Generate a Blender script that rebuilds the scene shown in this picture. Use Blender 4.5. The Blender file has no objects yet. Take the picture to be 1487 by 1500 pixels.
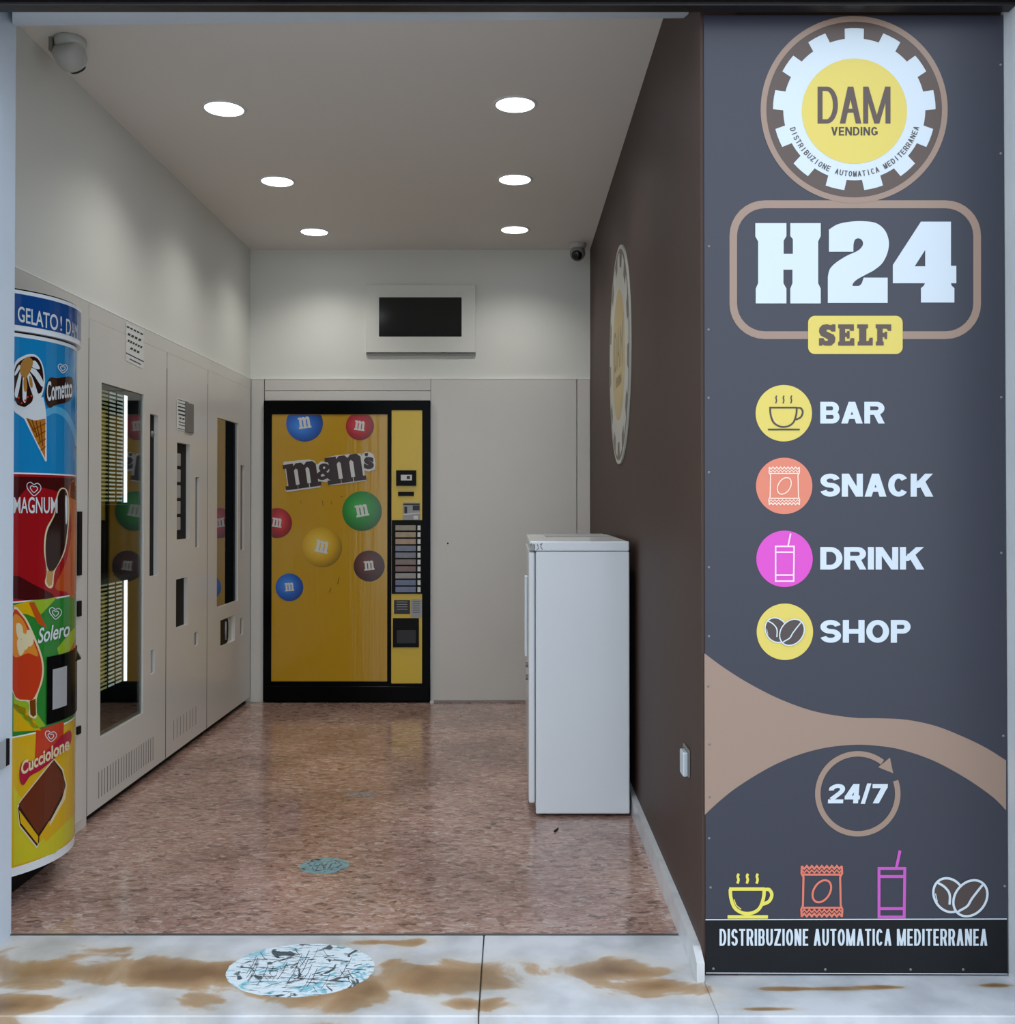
import bpy, bmesh, math, random
from mathutils import Vector, Matrix
random.seed(7)
C = bpy.context.scene.collection
SC = bpy.context.scene
# ------------------------------------------------------------------ camera, world, exposure
F, CXP, CYP, TH = 1500.0, 752.0, 721.0, 0.0114
CAM = Vector((0, 0, 1.3))
cd = bpy.data.cameras.new('camera'); cam = bpy.data.objects.new('camera', cd); C.objects.link(cam)
cd.sensor_fit = 'HORIZONTAL'; cd.sensor_width = 36; cd.lens = 36 * F / 1487
cd.shift_x = -(CXP - 743.5) / 1487; cd.shift_y = (CYP - 750) / 1487
cam.location = CAM; cam.rotation_euler = (math.pi / 2 + TH, 0, 0)
cd.clip_start = 0.02
SC.camera = cam
w = bpy.data.worlds.new('overcast_sky'); SC.world = w; w.use_nodes = True
nt = w.node_tree; nt.nodes.clear()
out = nt.nodes.new('ShaderNodeOutputWorld'); bg = nt.nodes.new('ShaderNodeBackground')
tc = nt.nodes.new('ShaderNodeTexCoord'); sp = nt.nodes.new('ShaderNodeSeparateXYZ'); rp = nt.nodes.new('ShaderNodeValToRGB')
nt.links.new(tc.outputs['Generated'], sp.inputs[0]); nt.links.new(sp.outputs['Z'], rp.inputs[0])
rp.color_ramp.elements[0].position = 0.0; rp.color_ramp.elements[0].color = (0.61, 0.68, 0.76, 1)
rp.color_ramp.elements[1].position = 0.95; rp.color_ramp.elements[1].color = (0.83, 0.93, 1.05, 1)
nt.links.new(rp.outputs[0], bg.inputs[0]); bg.inputs[1].default_value = 2.55
nt.links.new(bg.outputs[0], out.inputs[0])
SC.view_settings.view_transform = 'Standard'; SC.view_settings.look = 'None'
SC.view_settings.gamma = 1; SC.view_settings.use_curve_mapping = False
SC.view_settings.exposure = 0.0
LAMP_W, GLOW = 31.0, 7.0

# ------------------------------------------------------------------ materials
def lin(c):
    if isinstance(c, str):
        c = tuple(int(c[i:i + 2], 16) / 255 for i in (0, 2, 4))
    return tuple(x / 12.92 if x <= 0.04045 else ((x + 0.055) / 1.055) ** 2.4 for x in c) + (1,)
def mat(name, col, rough=0.5, metal=0, spec=0.5, vary=0.0, scale=8, bump=0.0, bscale=60, coat=0, emit=None, estr=0, stretch=(1, 1, 1)):
    m = bpy.data.materials.new(name); m.use_nodes = True
    n = m.node_tree.nodes; l = m.node_tree.links; b = n['Principled BSDF']
    col = lin(col); b.inputs['Base Color'].default_value = col
    b.inputs['Roughness'].default_value = rough; b.inputs['Metallic'].default_value = metal
    b.inputs['Specular IOR Level'].default_value = spec; b.inputs['Coat Weight'].default_value = coat
    b.inputs['Coat Roughness'].default_value = 0.08
    t = n.new('ShaderNodeTexCoord'); mp = n.new('ShaderNodeMapping'); mp.inputs['Scale'].default_value = stretch
    l.new(t.outputs['Object'], mp.inputs[0])
    if vary:
        x = n.new('ShaderNodeTexNoise'); x.inputs['Scale'].default_value = scale; x.inputs['Detail'].default_value = 5
        r = n.new('ShaderNodeValToRGB'); l.new(mp.outputs[0], x.inputs['Vector']); l.new(x.outputs['Fac'], r.inputs[0])
        r.color_ramp.elements[0].position = 0.3; r.color_ramp.elements[1].position = 0.7
        r.color_ramp.elements[0].color = tuple(v * (1 - vary) for v in col[:3]) + (1,)
        r.color_ramp.elements[1].color = tuple(min(1, v * (1 + vary)) for v in col[:3]) + (1,)
        l.new(r.outputs[0], b.inputs['Base Color'])
    if bump:
        x = n.new('ShaderNodeTexNoise'); x.inputs['Scale'].default_value = bscale; x.inputs['Detail'].default_value = 3
        bu = n.new('ShaderNodeBump'); bu.inputs['Strength'].default_value = bump; bu.inputs['Distance'].default_value = 0.01
        l.new(mp.outputs[0], x.inputs['Vector']); l.new(x.outputs['Fac'], bu.inputs['Height']); l.new(bu.outputs[0], b.inputs['Normal'])
    if emit:
        b.inputs['Emission Color'].default_value = lin(emit); b.inputs['Emission Strength'].default_value = estr
    return m
def ramp(n, stops):
    r = n.new('ShaderNodeValToRGB'); e = r.color_ramp.elements
    while len(e) < len(stops): e.new(0.5)
    for i, (p, c) in enumerate(stops):
        e[i].position = p; e[i].color = lin(c)
    return r
def mixrgb(n, l, fac, a, b):
    m = n.new('ShaderNodeMix'); m.data_type = 'RGBA'
    for s, v in ((0, fac), (6, a), (7, b)):
        if hasattr(v, 'is_linked') or hasattr(v, 'links'): l.new(v, m.inputs[s])
        else: m.inputs[s].default_value = v
    return m.outputs[2]

def terrazzo():
    m = bpy.data.materials.new('polished_terrazzo'); m.use_nodes = True
    n = m.node_tree.nodes; l = m.node_tree.links; b = n['Principled BSDF']
    t = n.new('ShaderNodeTexCoord')
    v1 = n.new('ShaderNodeTexVoronoi'); v1.inputs['Scale'].default_value = 125
    nz = n.new('ShaderNodeTexNoise'); nz.inputs['Scale'].default_value = 22; nz.inputs['Detail'].default_value = 6; nz.inputs['Distortion'].default_value = 1.2
    mx = n.new('ShaderNodeVectorMath'); mx.operation = 'MULTIPLY_ADD'
    mx.inputs[1].default_value = (0.05, 0.05, 0.05)
    l.new(nz.outputs['Color'], mx.inputs[0]); l.new(t.outputs['Object'], mx.inputs[2])
    sq = n.new('ShaderNodeVectorMath'); sq.operation = 'MULTIPLY'; sq.inputs[1].default_value = (0.5, 1, 1); l.new(mx.outputs[0], sq.inputs[0]); l.new(sq.outputs[0], v1.inputs['Vector'])
    sep = n.new('ShaderNodeSeparateColor'); l.new(v1.outputs['Color'], sep.inputs[0])
    chips = ramp(n, [(0.0, '644e47'), (0.08, '8e6d61'), (0.34, 'a6877c'), (0.6, 'b3958a'), (0.82, 'c0a598'), (0.93, 'ccb8ad'), (1.0, 'e0d6d0')])
    l.new(sep.outputs[0], chips.inputs[0])
    v2 = n.new('ShaderNodeTexVoronoi'); v2.inputs['Scale'].default_value = 55; l.new(sq.outputs[0], v2.inputs['Vector'])
    s2 = n.new('ShaderNodeSeparateColor'); l.new(v2.outputs['Color'], s2.inputs[0])
    r2 = ramp(n, [(0.0, '5a4640'), (0.10, '6e5850'), (0.16, 'a38478'), (0.75, 'ae9085'), (0.93, 'c8b6ae')]); l.new(s2.outputs[1], r2.inputs[0])
    c = mixrgb(n, l, 0.5, chips.outputs[0], r2.outputs[0])
    big = n.new('ShaderNodeTexNoise'); big.inputs['Scale'].default_value = 1.6; big.inputs['Detail'].default_value = 4; l.new(t.outputs['Object'], big.inputs['Vector'])
    rb = ramp(n, [(0.35, '8a6a5a'), (0.65, 'f4e8de')]); l.new(big.outputs['Fac'], rb.inputs[0])
    mm = n.new('ShaderNodeMix'); mm.data_type = 'RGBA'; mm.blend_type = 'MULTIPLY'; mm.inputs[0].default_value = 0.5
    l.new(c, mm.inputs[6]); l.new(rb.outputs[0], mm.inputs[7]); l.new(mm.outputs[2], b.inputs['Base Color'])
    rr = n.new('ShaderNodeMapRange'); rr.inputs['To Min'].default_value = 0.06; rr.inputs['To Max'].default_value = 0.26
    l.new(nz.outputs['Fac'], rr.inputs[0]); l.new(rr.outputs[0], b.inputs['Roughness'])
    b.inputs['Specular IOR Level'].default_value = 0.6
    bu = n.new('ShaderNodeBump'); bu.inputs['Strength'].default_value = 0.05; bu.inputs['Distance'].default_value = 0.004
    l.new(nz.outputs['Fac'], bu.inputs['Height']); l.new(bu.outputs[0], b.inputs['Normal'])
    return m
def stained_marble():
    m = bpy.data.materials.new('stained_white_marble'); m.use_nodes = True
    n = m.node_tree.nodes; l = m.node_tree.links; b = n['Principled BSDF']
    t = n.new('ShaderNodeTexCoord')
    nz = n.new('ShaderNodeTexNoise'); nz.inputs['Scale'].default_value = 5; nz.inputs['Detail'].default_value = 7; nz.inputs['Distortion'].default_value = 0.6; l.new(t.outputs['Object'], nz.inputs['Vector'])
    prev = None
    # mineral stains: centre x, centre y, half width, half depth (metres)
    for cx, cy, hx, hy in ((-1.28, 2.88, 0.34, 0.105), (-0.85, 2.85, 0.38, 0.075), (-0.55, 2.76, 0.3, 0.10), (-0.22, 2.80, 0.20, 0.12), (-0.12, 2.68, 0.10, 0.05), (0.30, 2.86, 0.23, 0.06), (0.40, 2.78, 0.13, 0.06),
                           (0.78, 2.76, 0.10, 0.012), (1.0, 2.77, 0.06, 0.012), (-1.3, 2.67, 0.15, 0.05), (0.65, 2.65, 0.07, 0.010), (1.3, 2.78, 0.06, 0.012), (-0.4, 3.05, 0.14, 0.03)):
        sub = n.new('ShaderNodeVectorMath'); sub.operation = 'SUBTRACT'; sub.inputs[1].default_value = (cx, cy, 0); l.new(t.outputs['Object'], sub.inputs[0])
        mu = n.new('ShaderNodeVectorMath'); mu.operation = 'MULTIPLY'; mu.inputs[1].default_value = (1 / hx, 1 / hy, 0); l.new(sub.outputs[0], mu.inputs[0])
        ln = n.new('ShaderNodeVectorMath'); ln.operation = 'LENGTH'; l.new(mu.outputs[0], ln.inputs[0])
        if prev is None: prev = ln.outputs['Value']
        else:
            mi = n.new('ShaderNodeMath'); mi.operation = 'SMOOTH_MIN'; mi.inputs[2].default_value = 0.3; l.new(prev, mi.inputs[0]); l.new(ln.outputs['Value'], mi.inputs[1]); prev = mi.outputs[0]
    ad = n.new('ShaderNodeMath'); ad.operation = 'MULTIPLY_ADD'; ad.inputs[1].default_value = 3.2; l.new(nz.outputs['Fac'], ad.inputs[0]); l.new(prev, ad.inputs[2])
    dv = n.new('ShaderNodeMath'); dv.operation = 'MULTIPLY'; dv.inputs[1].default_value = 0.285; l.new(ad.outputs[0], dv.inputs[0])
    r = ramp(n, [(0.42, '7a5c40'), (0.60, '967858'), (0.70, 'a78e72'), (0.755, 'bdbab5'), (1.0, 'c2c4c8')]); l.new(dv.outputs[0], r.inputs[0])
    g = n.new('ShaderNodeTexNoise'); g.inputs['Scale'].default_value = 7; g.inputs['Detail'].default_value = 8; l.new(t.outputs['Object'], g.inputs['Vector'])
    rg = ramp(n, [(0.3, 'a4a7aa'), (0.6, 'ffffff')]); l.new(g.outputs['Fac'], rg.inputs[0])
    mm = n.new('ShaderNodeMix'); mm.data_type = 'RGBA'; mm.blend_type = 'MULTIPLY'; mm.inputs[0].default_value = 0.5
    l.new(r.outputs[0], mm.inputs[6]); l.new(rg.outputs[0], mm.inputs[7]); l.new(mm.outputs[2], b.inputs['Base Color'])
    b.inputs['Roughness'].default_value = 0.28
    return m
def glass_mat(name, tint='dfe6e4', refl=0.0):
    m = bpy.data.materials.new(name); m.use_nodes = True
    n = m.node_tree.nodes; l = m.node_tree.links; n.clear()
    o = n.new('ShaderNodeOutputMaterial'); mx = n.new('ShaderNodeMixShader'); tr = n.new('ShaderNodeBsdfTransparent'); gl = n.new('ShaderNodeBsdfGlossy')
    fr = n.new('ShaderNodeLayerWeight'); fr.inputs['Blend'].default_value = 0.5
    pw = n.new('ShaderNodeMath'); pw.operation = 'POWER'; pw.inputs[1].default_value = 4.0; l.new(fr.outputs['Facing'], pw.inputs[0])
    ad = n.new('ShaderNodeMath'); ad.operation = 'ADD'; ad.inputs[1].default_value = 0.03 + refl; ad.use_clamp = True
    l.new(pw.outputs[0], ad.inputs[0]); l.new(ad.outputs[0], mx.inputs[0])
    tr.inputs[0].default_value = lin(tint); gl.inputs['Roughness'].default_value = 0.02
    l.new(tr.outputs[0], mx.inputs[1]); l.new(gl.outputs[0], mx.inputs[2]); l.new(mx.outputs[0], o.inputs[0])
    return m
def worn_sticker(name, base, ink, tint, scale=9, cut=(0.42, 0.5)):
    m = bpy.data.materials.new(name); m.use_nodes = True
    n = m.node_tree.nodes; l = m.node_tree.links; b = n['Principled BSDF']
    t = n.new('ShaderNodeTexCoord')
    w1 = n.new('ShaderNodeTexNoise'); w1.inputs['Scale'].default_value = scale; w1.inputs['Detail'].default_value = 8; w1.inputs['Distortion'].default_value = 2.0
    l.new(t.outputs['Object'], w1.inputs['Vector'])
    r1 = ramp(n, [(0.38, ink), (0.41, base), (0.54, base), (0.62, tint), (0.72, base)]); l.new(w1.outputs['Fac'], r1.inputs[0])
    mp = n.new('ShaderNodeMapping'); mp.inputs['Rotation'].default_value = (0, 0, 0.5); mp.inputs['Scale'].default_value = (1, 7, 1); l.new(t.outputs['Object'], mp.inputs[0])
    w2 = n.new('ShaderNodeTexNoise'); w2.inputs['Scale'].default_value = scale * 2.2; w2.inputs['Detail'].default_value = 6; l.new(mp.outputs[0], w2.inputs['Vector'])
    r2 = ramp(n, [(cut[0] - 0.05, '30343a'), (cut[0], 'ffffff'), (1.0, 'ffffff')]); l.new(w2.outputs['Fac'], r2.inputs[0])
    mm = n.new('ShaderNodeMix'); mm.data_type = 'RGBA'; mm.blend_type = 'MULTIPLY'; mm.inputs[0].default_value = 0.8
    l.new(r1.outputs[0], mm.inputs[6]); l.new(r2.outputs[0], mm.inputs[7]); l.new(mm.outputs[2], b.inputs['Base Color'])
    b.inputs['Roughness'].default_value = 0.35
    return m
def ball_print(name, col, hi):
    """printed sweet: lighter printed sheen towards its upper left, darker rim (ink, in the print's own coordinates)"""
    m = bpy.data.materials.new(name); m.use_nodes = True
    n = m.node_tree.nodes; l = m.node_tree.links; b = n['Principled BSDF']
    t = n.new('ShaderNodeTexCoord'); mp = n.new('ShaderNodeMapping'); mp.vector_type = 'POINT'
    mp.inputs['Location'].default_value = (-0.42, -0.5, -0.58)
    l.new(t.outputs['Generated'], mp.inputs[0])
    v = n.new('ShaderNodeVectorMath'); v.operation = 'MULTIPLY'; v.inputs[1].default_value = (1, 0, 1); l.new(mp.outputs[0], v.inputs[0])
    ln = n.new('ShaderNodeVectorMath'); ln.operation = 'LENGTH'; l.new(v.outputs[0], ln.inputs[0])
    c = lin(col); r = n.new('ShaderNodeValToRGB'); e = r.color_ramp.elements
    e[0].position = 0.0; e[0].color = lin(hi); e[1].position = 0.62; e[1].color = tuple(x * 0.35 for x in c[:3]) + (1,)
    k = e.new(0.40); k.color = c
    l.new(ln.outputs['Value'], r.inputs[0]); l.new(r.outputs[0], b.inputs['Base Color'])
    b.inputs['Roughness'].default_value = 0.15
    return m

M = dict(
    mould=mat('moulding_highlight', 'e9eae6', 0.4),  # brighter than the panels, painting a highlight along their top edge
    wall=mat('wall_paint', 'd8d9d2', 0.6, bump=0.05, bscale=90),
    ceil=mat('ceiling_paint', 'e2ddd6', 0.7, bump=0.04, bscale=90),
    panel=mat('panel_laminate', 'cecbc4', 0.32, vary=0.02, scale=2),
    jamb=mat('jamb_plaster', 'c8d3df', 0.5, bump=0.08, bscale=40, vary=0.03, scale=3),
    pier=mat('pier_plaster', 'bcc0c2', 0.6, bump=0.12, bscale=30, vary=0.06, scale=4),
    brown=mat('brown_wall_paint', '463730', 0.55, spec=0.2, bump=0.06, bscale=50, vary=0.05, scale=2),
    beam=mat('dark_beam_metal', '1c1719', 0.35, metal=0.2, vary=0.3, scale=5, bump=0.1, bscale=20),
    skirt=mat('baseboard_marble', 'c4c6c8', 0.3, vary=0.12, scale=12),
    slab=stained_marble(), terr=terrazzo(),
    pave=mat('pavement_stone', 'a5a39f', 0.8, vary=0.15, scale=8, bump=0.3, bscale=40),
    steel=mat('brushed_strip', '6f7070', 0.35, metal=0.9),
    white=mat('white_enamel', 'd9dde0', 0.22, vary=0.015, scale=3, coat=0.3),
    cream=mat('machine_laminate', 'cbc8c1', 0.28, vary=0.02, scale=2),
    cavity=mat('dark_cavity', '1a1b1d', 0.5),
    black=mat('black_plastic', '050506', 0.2, spec=0.05, bump=0.03, bscale=30),
    soft=mat('matt_black', '080809', 0.6, spec=0.2),
    screen=mat('dark_screen', '0c100e', 0.12),
    grey=mat('grey_plastic', '6f6d6a', 0.45), midgrey=mat('light_grey_plastic', '9a9b9c', 0.4),
    camw=mat('camera_housing', 'b9b9b4', 0.4), camd=mat('camera_housing_grey', '84827e', 0.4),
    lens=mat('camera_lens', '101012', 0.1),
    glass=glass_mat('clear_pane'), glass2=glass_mat('mirror_pane', '4c4a3c', 0.25),
    led=mat('led_tube', 'ffffff', emit='f4f8ff', estr=3.0),
    slat=mat('self_glow_slat', 'e8ecec', 0.3, emit='e8f0e4', estr=0.55),  # slats glow by themselves, standing in for the tube's light on them
    yslat=mat('self_glow_slat_warm', 'dcd6a0', 0.3, emit='d8d090', estr=0.35),  # yellower slats with the same added glow
    lamp=mat('lamp_diffuser', 'ffffff', emit='f3f6ff', estr=GLOW),
    ring=mat('lamp_ring', 'dcdcdc', 0.4),
    paper=mat('paper', 'd6d8d4', 0.7), ink=mat('ink', '35363a', 0.7), midink=mat('faded_ink', '7b7d7e', 0.7),
    # banner inks
    signw=mat('sign_cream', 'b4b4ab', 0.4), signy=mat('sign_tan', 'b39f6c', 0.4), signr=mat('sign_ring_brown', '5b514a', 0.4), signt=mat('sign_lettering', '84734f', 0.4),
    bn=mat('banner_vinyl', '353641', 0.36, spec=0.4, bump=0.08, bscale=2.2, stretch=(2.5, 1, 0.5)),
    bblack=mat('banner_black', '0b0e13', 0.4, spec=0.3), copper=mat('print_copper', '91796a', 0.35), choc=mat('print_chocolate', '4f3f39', 0.35),
    wht=mat('print_white', 'c4ced6', 0.35), yel=mat('print_yellow', 'd0bc58', 0.35), org=mat('print_orange', 'd2775f', 0.35),
    org2=mat('print_orange_line', 'd0705c', 0.35), pink=mat('print_magenta', 'cc42b4', 0.35), pink2=mat('print_magenta_line', 'b94fb0', 0.35),
    dark=mat('print_dark', '3a302b', 0.35), peach=mat('print_peach', 'f0cdbc', 0.35), lpink=mat('print_pale_pink', 'f0c8ec', 0.35),
    yline=mat('print_yellow_line', 'd8cc55', 0.35), bean=mat('print_bean', '453a38', 0.35),
    # sweets machine
    my=mat('machine_yellow_plastic', 'b98d04', 0.12, bump=0.10, bscale=5, stretch=(6, 1, 0.25)),
    my2=mat('side_panel_yellow', 'd6b52a', 0.3),
    mw=mat('print_machine_white', 'cfcfca', 0.3), mb=mat('print_machine_brown', '2b1313', 0.3),
    strips=[mat('label_%d' % i, c, 0.3, vary=0.12, scale=30) for i, c in enumerate(['8f8672', 'a08c6a', 'a58a6d', '6a7284', '77767f', '7a6a62', '7c5c58', '95928c', '666f8a', '6a7190'])],
    # ice cream machine
    ih=mat('print_header_blue', '0f4d96', 0.15), ib=mat('print_sky_blue', '158ccb', 0.12), ib2=mat('print_sky_blue_light', '5ab4e2', 0.12),
    ir=mat('print_red', 'a8141c', 0.12), idr=mat('print_dark_red', '4a0d10', 0.12), ior=mat('print_red_orange', 'c8551c', 0.12),
    ig=mat('print_green', '2f8a34', 0.12), ilg=mat('print_lime', '9fc02c', 0.12), iy=mat('print_golden', 'e8b810', 0.12), iy2=mat('print_lemon', 'dcd028', 0.12),
    ired=mat('print_lolly_red', 'd2401e', 0.12), iorange=mat('print_lolly_orange', 'ee9434', 0.12), icream=mat('print_cream', 'f0e0b4', 0.12),
    ichoc=mat('print_choc', '2e1512', 0.12), ibis=mat('print_biscuit', '6e2e14', 0.12), icone=mat('print_cone', 'c07a2c', 0.12), iconed=mat('print_cone_dark', '7a4112', 0.12),
    inut=mat('print_nut', 'b8843e', 0.12), iwood=mat('print_stick', 'c79a58', 0.12), imag=mat('print_magenta_red', 'b5123c', 0.12), iwht=mat('print_ice_white', 'e8eff2', 0.12),
)
for k in 'ih ib ib2 ir idr ior ig ilg iy iy2 ired iorange icream ichoc ibis icone iconed inut iwood imag iwht'.split():   # all drum inks darkened evenly
    c = M[k].node_tree.nodes['Principled BSDF'].inputs['Base Color']; c.default_value = tuple(v * 0.72 for v in c.default_value[:3]) + (1,)
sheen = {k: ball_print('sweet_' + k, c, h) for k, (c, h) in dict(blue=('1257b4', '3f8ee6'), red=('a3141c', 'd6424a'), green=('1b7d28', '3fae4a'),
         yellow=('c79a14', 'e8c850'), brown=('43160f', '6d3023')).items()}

# ------------------------------------------------------------------ object helpers
def link(o, parent=None):
    C.objects.link(o)
    if parent is not None:
        o.parent = parent
        o.matrix_parent_inverse = Matrix.Translation(-ROOT.get(parent.name, Vector((0, 0, 0))))
    return o
ROOT = {}
def tagp(o, label=None, cat=None, group=None, kind=None):
    for k, v in (('label', label), ('category', cat), ('group', group), ('kind', kind)):
        if v: o[k] = v
    return o
def thing(name, loc, label, cat, group=None):
    o = bpy.data.objects.new(name, None); o.location = loc; o.empty_display_size = 0.1
    C.objects.link(o); ROOT[o.name] = Vector(loc)
    return tagp(o, label, cat, group)
def obj(name, bm, m, parent=None, smooth=False, bevel=0, kind=None, label=None, recalc=True):
    if recalc: bmesh.ops.recalc_face_normals(bm, faces=bm.faces)
    me = bpy.data.meshes.new(name); bm.to_mesh(me); bm.free()
    me.materials.append(m)
    if smooth:
        for p in me.polygons: p.use_smooth = True
    o = bpy.data.objects.new(name, me); link(o, parent)
    if bevel:
        b = o.modifiers.new('bevel', 'BEVEL'); b.width = bevel; b.segments = 3; b.limit_method = 'ANGLE'; b.angle_limit = 0.7
    if kind: o['kind'] = kind
    if label: o['label'] = label
    return o
def BM(): return bmesh.new()
def box(bm, x0, x1, y0, y1, z0, z1):
    v = [bm.verts.new((x, y, z)) for x in (x0, x1) for y in (y0, y1) for z in (z0, z1)]
    for f in ((0, 1, 3, 2), (4, 6, 7, 5), (0, 4, 5, 1), (2, 3, 7, 6), (0, 2, 6, 4), (1, 5, 7, 3)): bm.faces.new([v[i] for i in f])
    return v
def cyl(bm, p, q, r0, r1=None, n=24, caps=True):
    r1 = r0 if r1 is None else r1
    p, q = Vector(p), Vector(q); a = (q - p).normalized()
    t = Vector((0, 0, 1)) if abs(a.z) < 0.9 else Vector((1, 0, 0)); u = a.cross(t).normalized(); v = a.cross(u)
    A = [bm.verts.new(p + (u * math.cos(6.28318 * i / n) + v * math.sin(6.28318 * i / n)) * r0) for i in range(n)]
    B = [bm.verts.new(q + (u * math.cos(6.28318 * i / n) + v * math.sin(6.28318 * i / n)) * r1) for i in range(n)]
    for i in range(n): bm.faces.new([A[i], A[(i + 1) % n], B[(i + 1) % n], B[i]])
    if caps: bm.faces.new(A); bm.faces.new(B[::-1])
def lathe(bm, prof, c, n=32, axis=(0, 0, 1)):
    """profile of (radius, height) about an axis through c"""
    a = Vector(axis).normalized(); t = Vector((0, 0, 1)) if abs(a.z) < 0.9 else Vector((1, 0, 0)); u = a.cross(t).normalized(); v = a.cross(u); c = Vector(c)
    R = [[bm.verts.new(c + a * h + (u * math.cos(6.28318 * i / n) + v * math.sin(6.28318 * i / n)) * r) for i in range(n)] for r, h in prof]
    for A, B in zip(R, R[1:]):
        for i in range(n): bm.faces.new([A[i], A[(i + 1) % n], B[(i + 1) % n], B[i]])
    bm.faces.new(R[0]); bm.faces.new(R[-1][::-1])
def sheet_with_holes(bm, a0, a1, b0, b1, holes, pos, thick):
    """plate in (a, b) with rectangular holes; pos(a, b, d) gives the point d behind the front"""
    A = sorted({a0, a1} | {h[0] for h in holes} | {h[1] for h in holes}); B = sorted({b0, b1} | {h[2] for h in holes} | {h[3] for h in holes})
    solid = lambda i, j: 0 <= i < len(A) - 1 and 0 <= j < len(B) - 1 and not any(h[0] <= (A[i] + A[i + 1]) / 2 <= h[1] and h[2] <= (B[j] + B[j + 1]) / 2 <= h[3] for h in holes)
    V = {}
    def v(i, j, k):
        if (i, j, k) not in V: V[i, j, k] = bm.verts.new(pos(A[i], B[j], thick * k))
        return V[i, j, k]
    for i in range(len(A) - 1):
        for j in range(len(B) - 1):
            if not solid(i, j): continue
            bm.faces.new([v(i, j, 0), v(i + 1, j, 0), v(i + 1, j + 1, 0), v(i, j + 1, 0)])
            bm.faces.new([v(i, j, 1), v(i, j + 1, 1), v(i + 1, j + 1, 1), v(i + 1, j, 1)])
            for di, dj, e in ((-1, 0, ((i, j), (i, j + 1))), (1, 0, ((i + 1, j), (i + 1, j + 1))), (0, -1, ((i, j), (i + 1, j))), (0, 1, ((i, j + 1), (i + 1, j + 1)))):
                if not solid(i + di, j + dj):
                    (p, q), (r, s) = e
                    bm.faces.new([v(p, q, 0), v(r, s, 0), v(r, s, 1), v(p, q, 1)])

# ------------------------------------------------------------------ measuring: a pixel's ray met with a surface
def ray(px, py):
    a, b = (px - CXP) / F, (CYP - py) / F
    return Vector((a, math.cos(TH) - b * math.sin(TH), math.sin(TH) + b * math.cos(TH)))
def onY(px, py, Y): d = ray(px, py); return CAM + d * (Y / d.y)
def onX(px, py, X): d = ray(px, py); return CAM + d * (X / d.x)
def onZ(px, py, Z=0.0): d = ray(px, py); return CAM + d * ((Z - CAM.z) / d.z)

# printed artwork: flat ink shapes laid on the real surface at d = layer * 0.5 mm
class PlaneY:
    slices = None
    def __init__(s, Y): s.Y = Y
    def uv(s, x, y): p = onY(x, y, s.Y); return p.x, p.z
    def pos(s, u, v, d): return (u, s.Y - d, v)
class PlaneX:
    slices = None
    def __init__(s, X, side): s.X, s.side = X, side
    def uv(s, x, y): p = onX(x, y, s.X); return p.y, p.z
    def pos(s, u, v, d): return (s.X + s.side * d, u, v)
CC, CR = Vector((-1.894, 3.53)), 0.357
STEP = math.radians(4)
class Drum:
    R = CR
    slices = [k * STEP for k in range(-15, 16)]
    def uv(s, x, y):
        d = ray(x, y); A = d.x ** 2 + d.y ** 2; B = -2 * (d.x * CC.x + d.y * CC.y); Q = CC.x ** 2 + CC.y ** 2 - s.R ** 2
        D = max(B * B - 4 * A * Q, 0); t = (-B - math.sqrt(D)) / (2 * A); p = CAM + d * t
        return math.atan2(p.y - CC.y, p.x - CC.x), p.z
    def pos(s, u, v, d):
        # point on the faceted drum (facets STEP wide), pushed out by d
        k = math.floor(u / STEP + 1e-6); a, b = k * STEP, (k + 1) * STEP; t = (u - a) / STEP
        P = Vector((math.cos(a), math.sin(a))).lerp(Vector((math.cos(b), math.sin(b))), t) * CR
        return (CC.x + P.x + math.cos(u) * d, CC.y + P.y + math.sin(u) * d, v)
def fill2d(loops):
    cu = bpy.data.curves.new('t', 'CURVE'); cu.dimensions = '2D'; cu.fill_mode = 'BOTH'
    for lp in loops:
        s = cu.splines.new('POLY'); s.points.add(len(lp) - 1); s.use_cyclic_u = True
        for i, (x, y) in enumerate(lp): s.points[i].co = (x, y, 0, 1)
    return grab(cu)
def grab(cu):
    o = bpy.data.objects.new('t', cu); C.objects.link(o); bpy.context.view_layer.update()
    dg = bpy.context.evaluated_depsgraph_get(); me = o.evaluated_get(dg).to_mesh()
    vs = [(v.co.x, v.co.y) for v in me.vertices]; fs = [list(p.vertices) for p in me.polygons]
    o.evaluated_get(dg).to_mesh_clear(); bpy.data.objects.remove(o); bpy.data.curves.remove(cu)
    return vs, fs
_tc = {}
def text2d(s, bold=0.0, space=1.0):
    k = (s, bold, space)
    if k not in _tc:
        cu = bpy.data.curves.new('t', 'FONT'); cu.body = s; cu.offset = bold; cu.space_character = space; cu.resolution_u = 4
        vs, fs = grab(cu)
        x0, x1 = min(v[0] for v in vs), max(v[0] for v in vs); y0, y1 = min(v[1] for v in vs), max(v[1] for v in vs)
        _tc[k] = ([((x - x0) / (x1 - x0), (y - y0) / (y1 - y0)) for x, y in vs], fs)
    return _tc[k]
def dens(lp, step, closed=True):
    o = []
    for i in range(len(lp) if closed else len(lp) - 1):
        a, b = Vector(lp[i]), Vector(lp[(i + 1) % len(lp)]); n = max(1, int((b - a).length / step))
        o += [tuple(a.lerp(b, k / n)) for k in range(n)]
    if not closed: o.append(tuple(lp[-1]))
    return o
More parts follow.
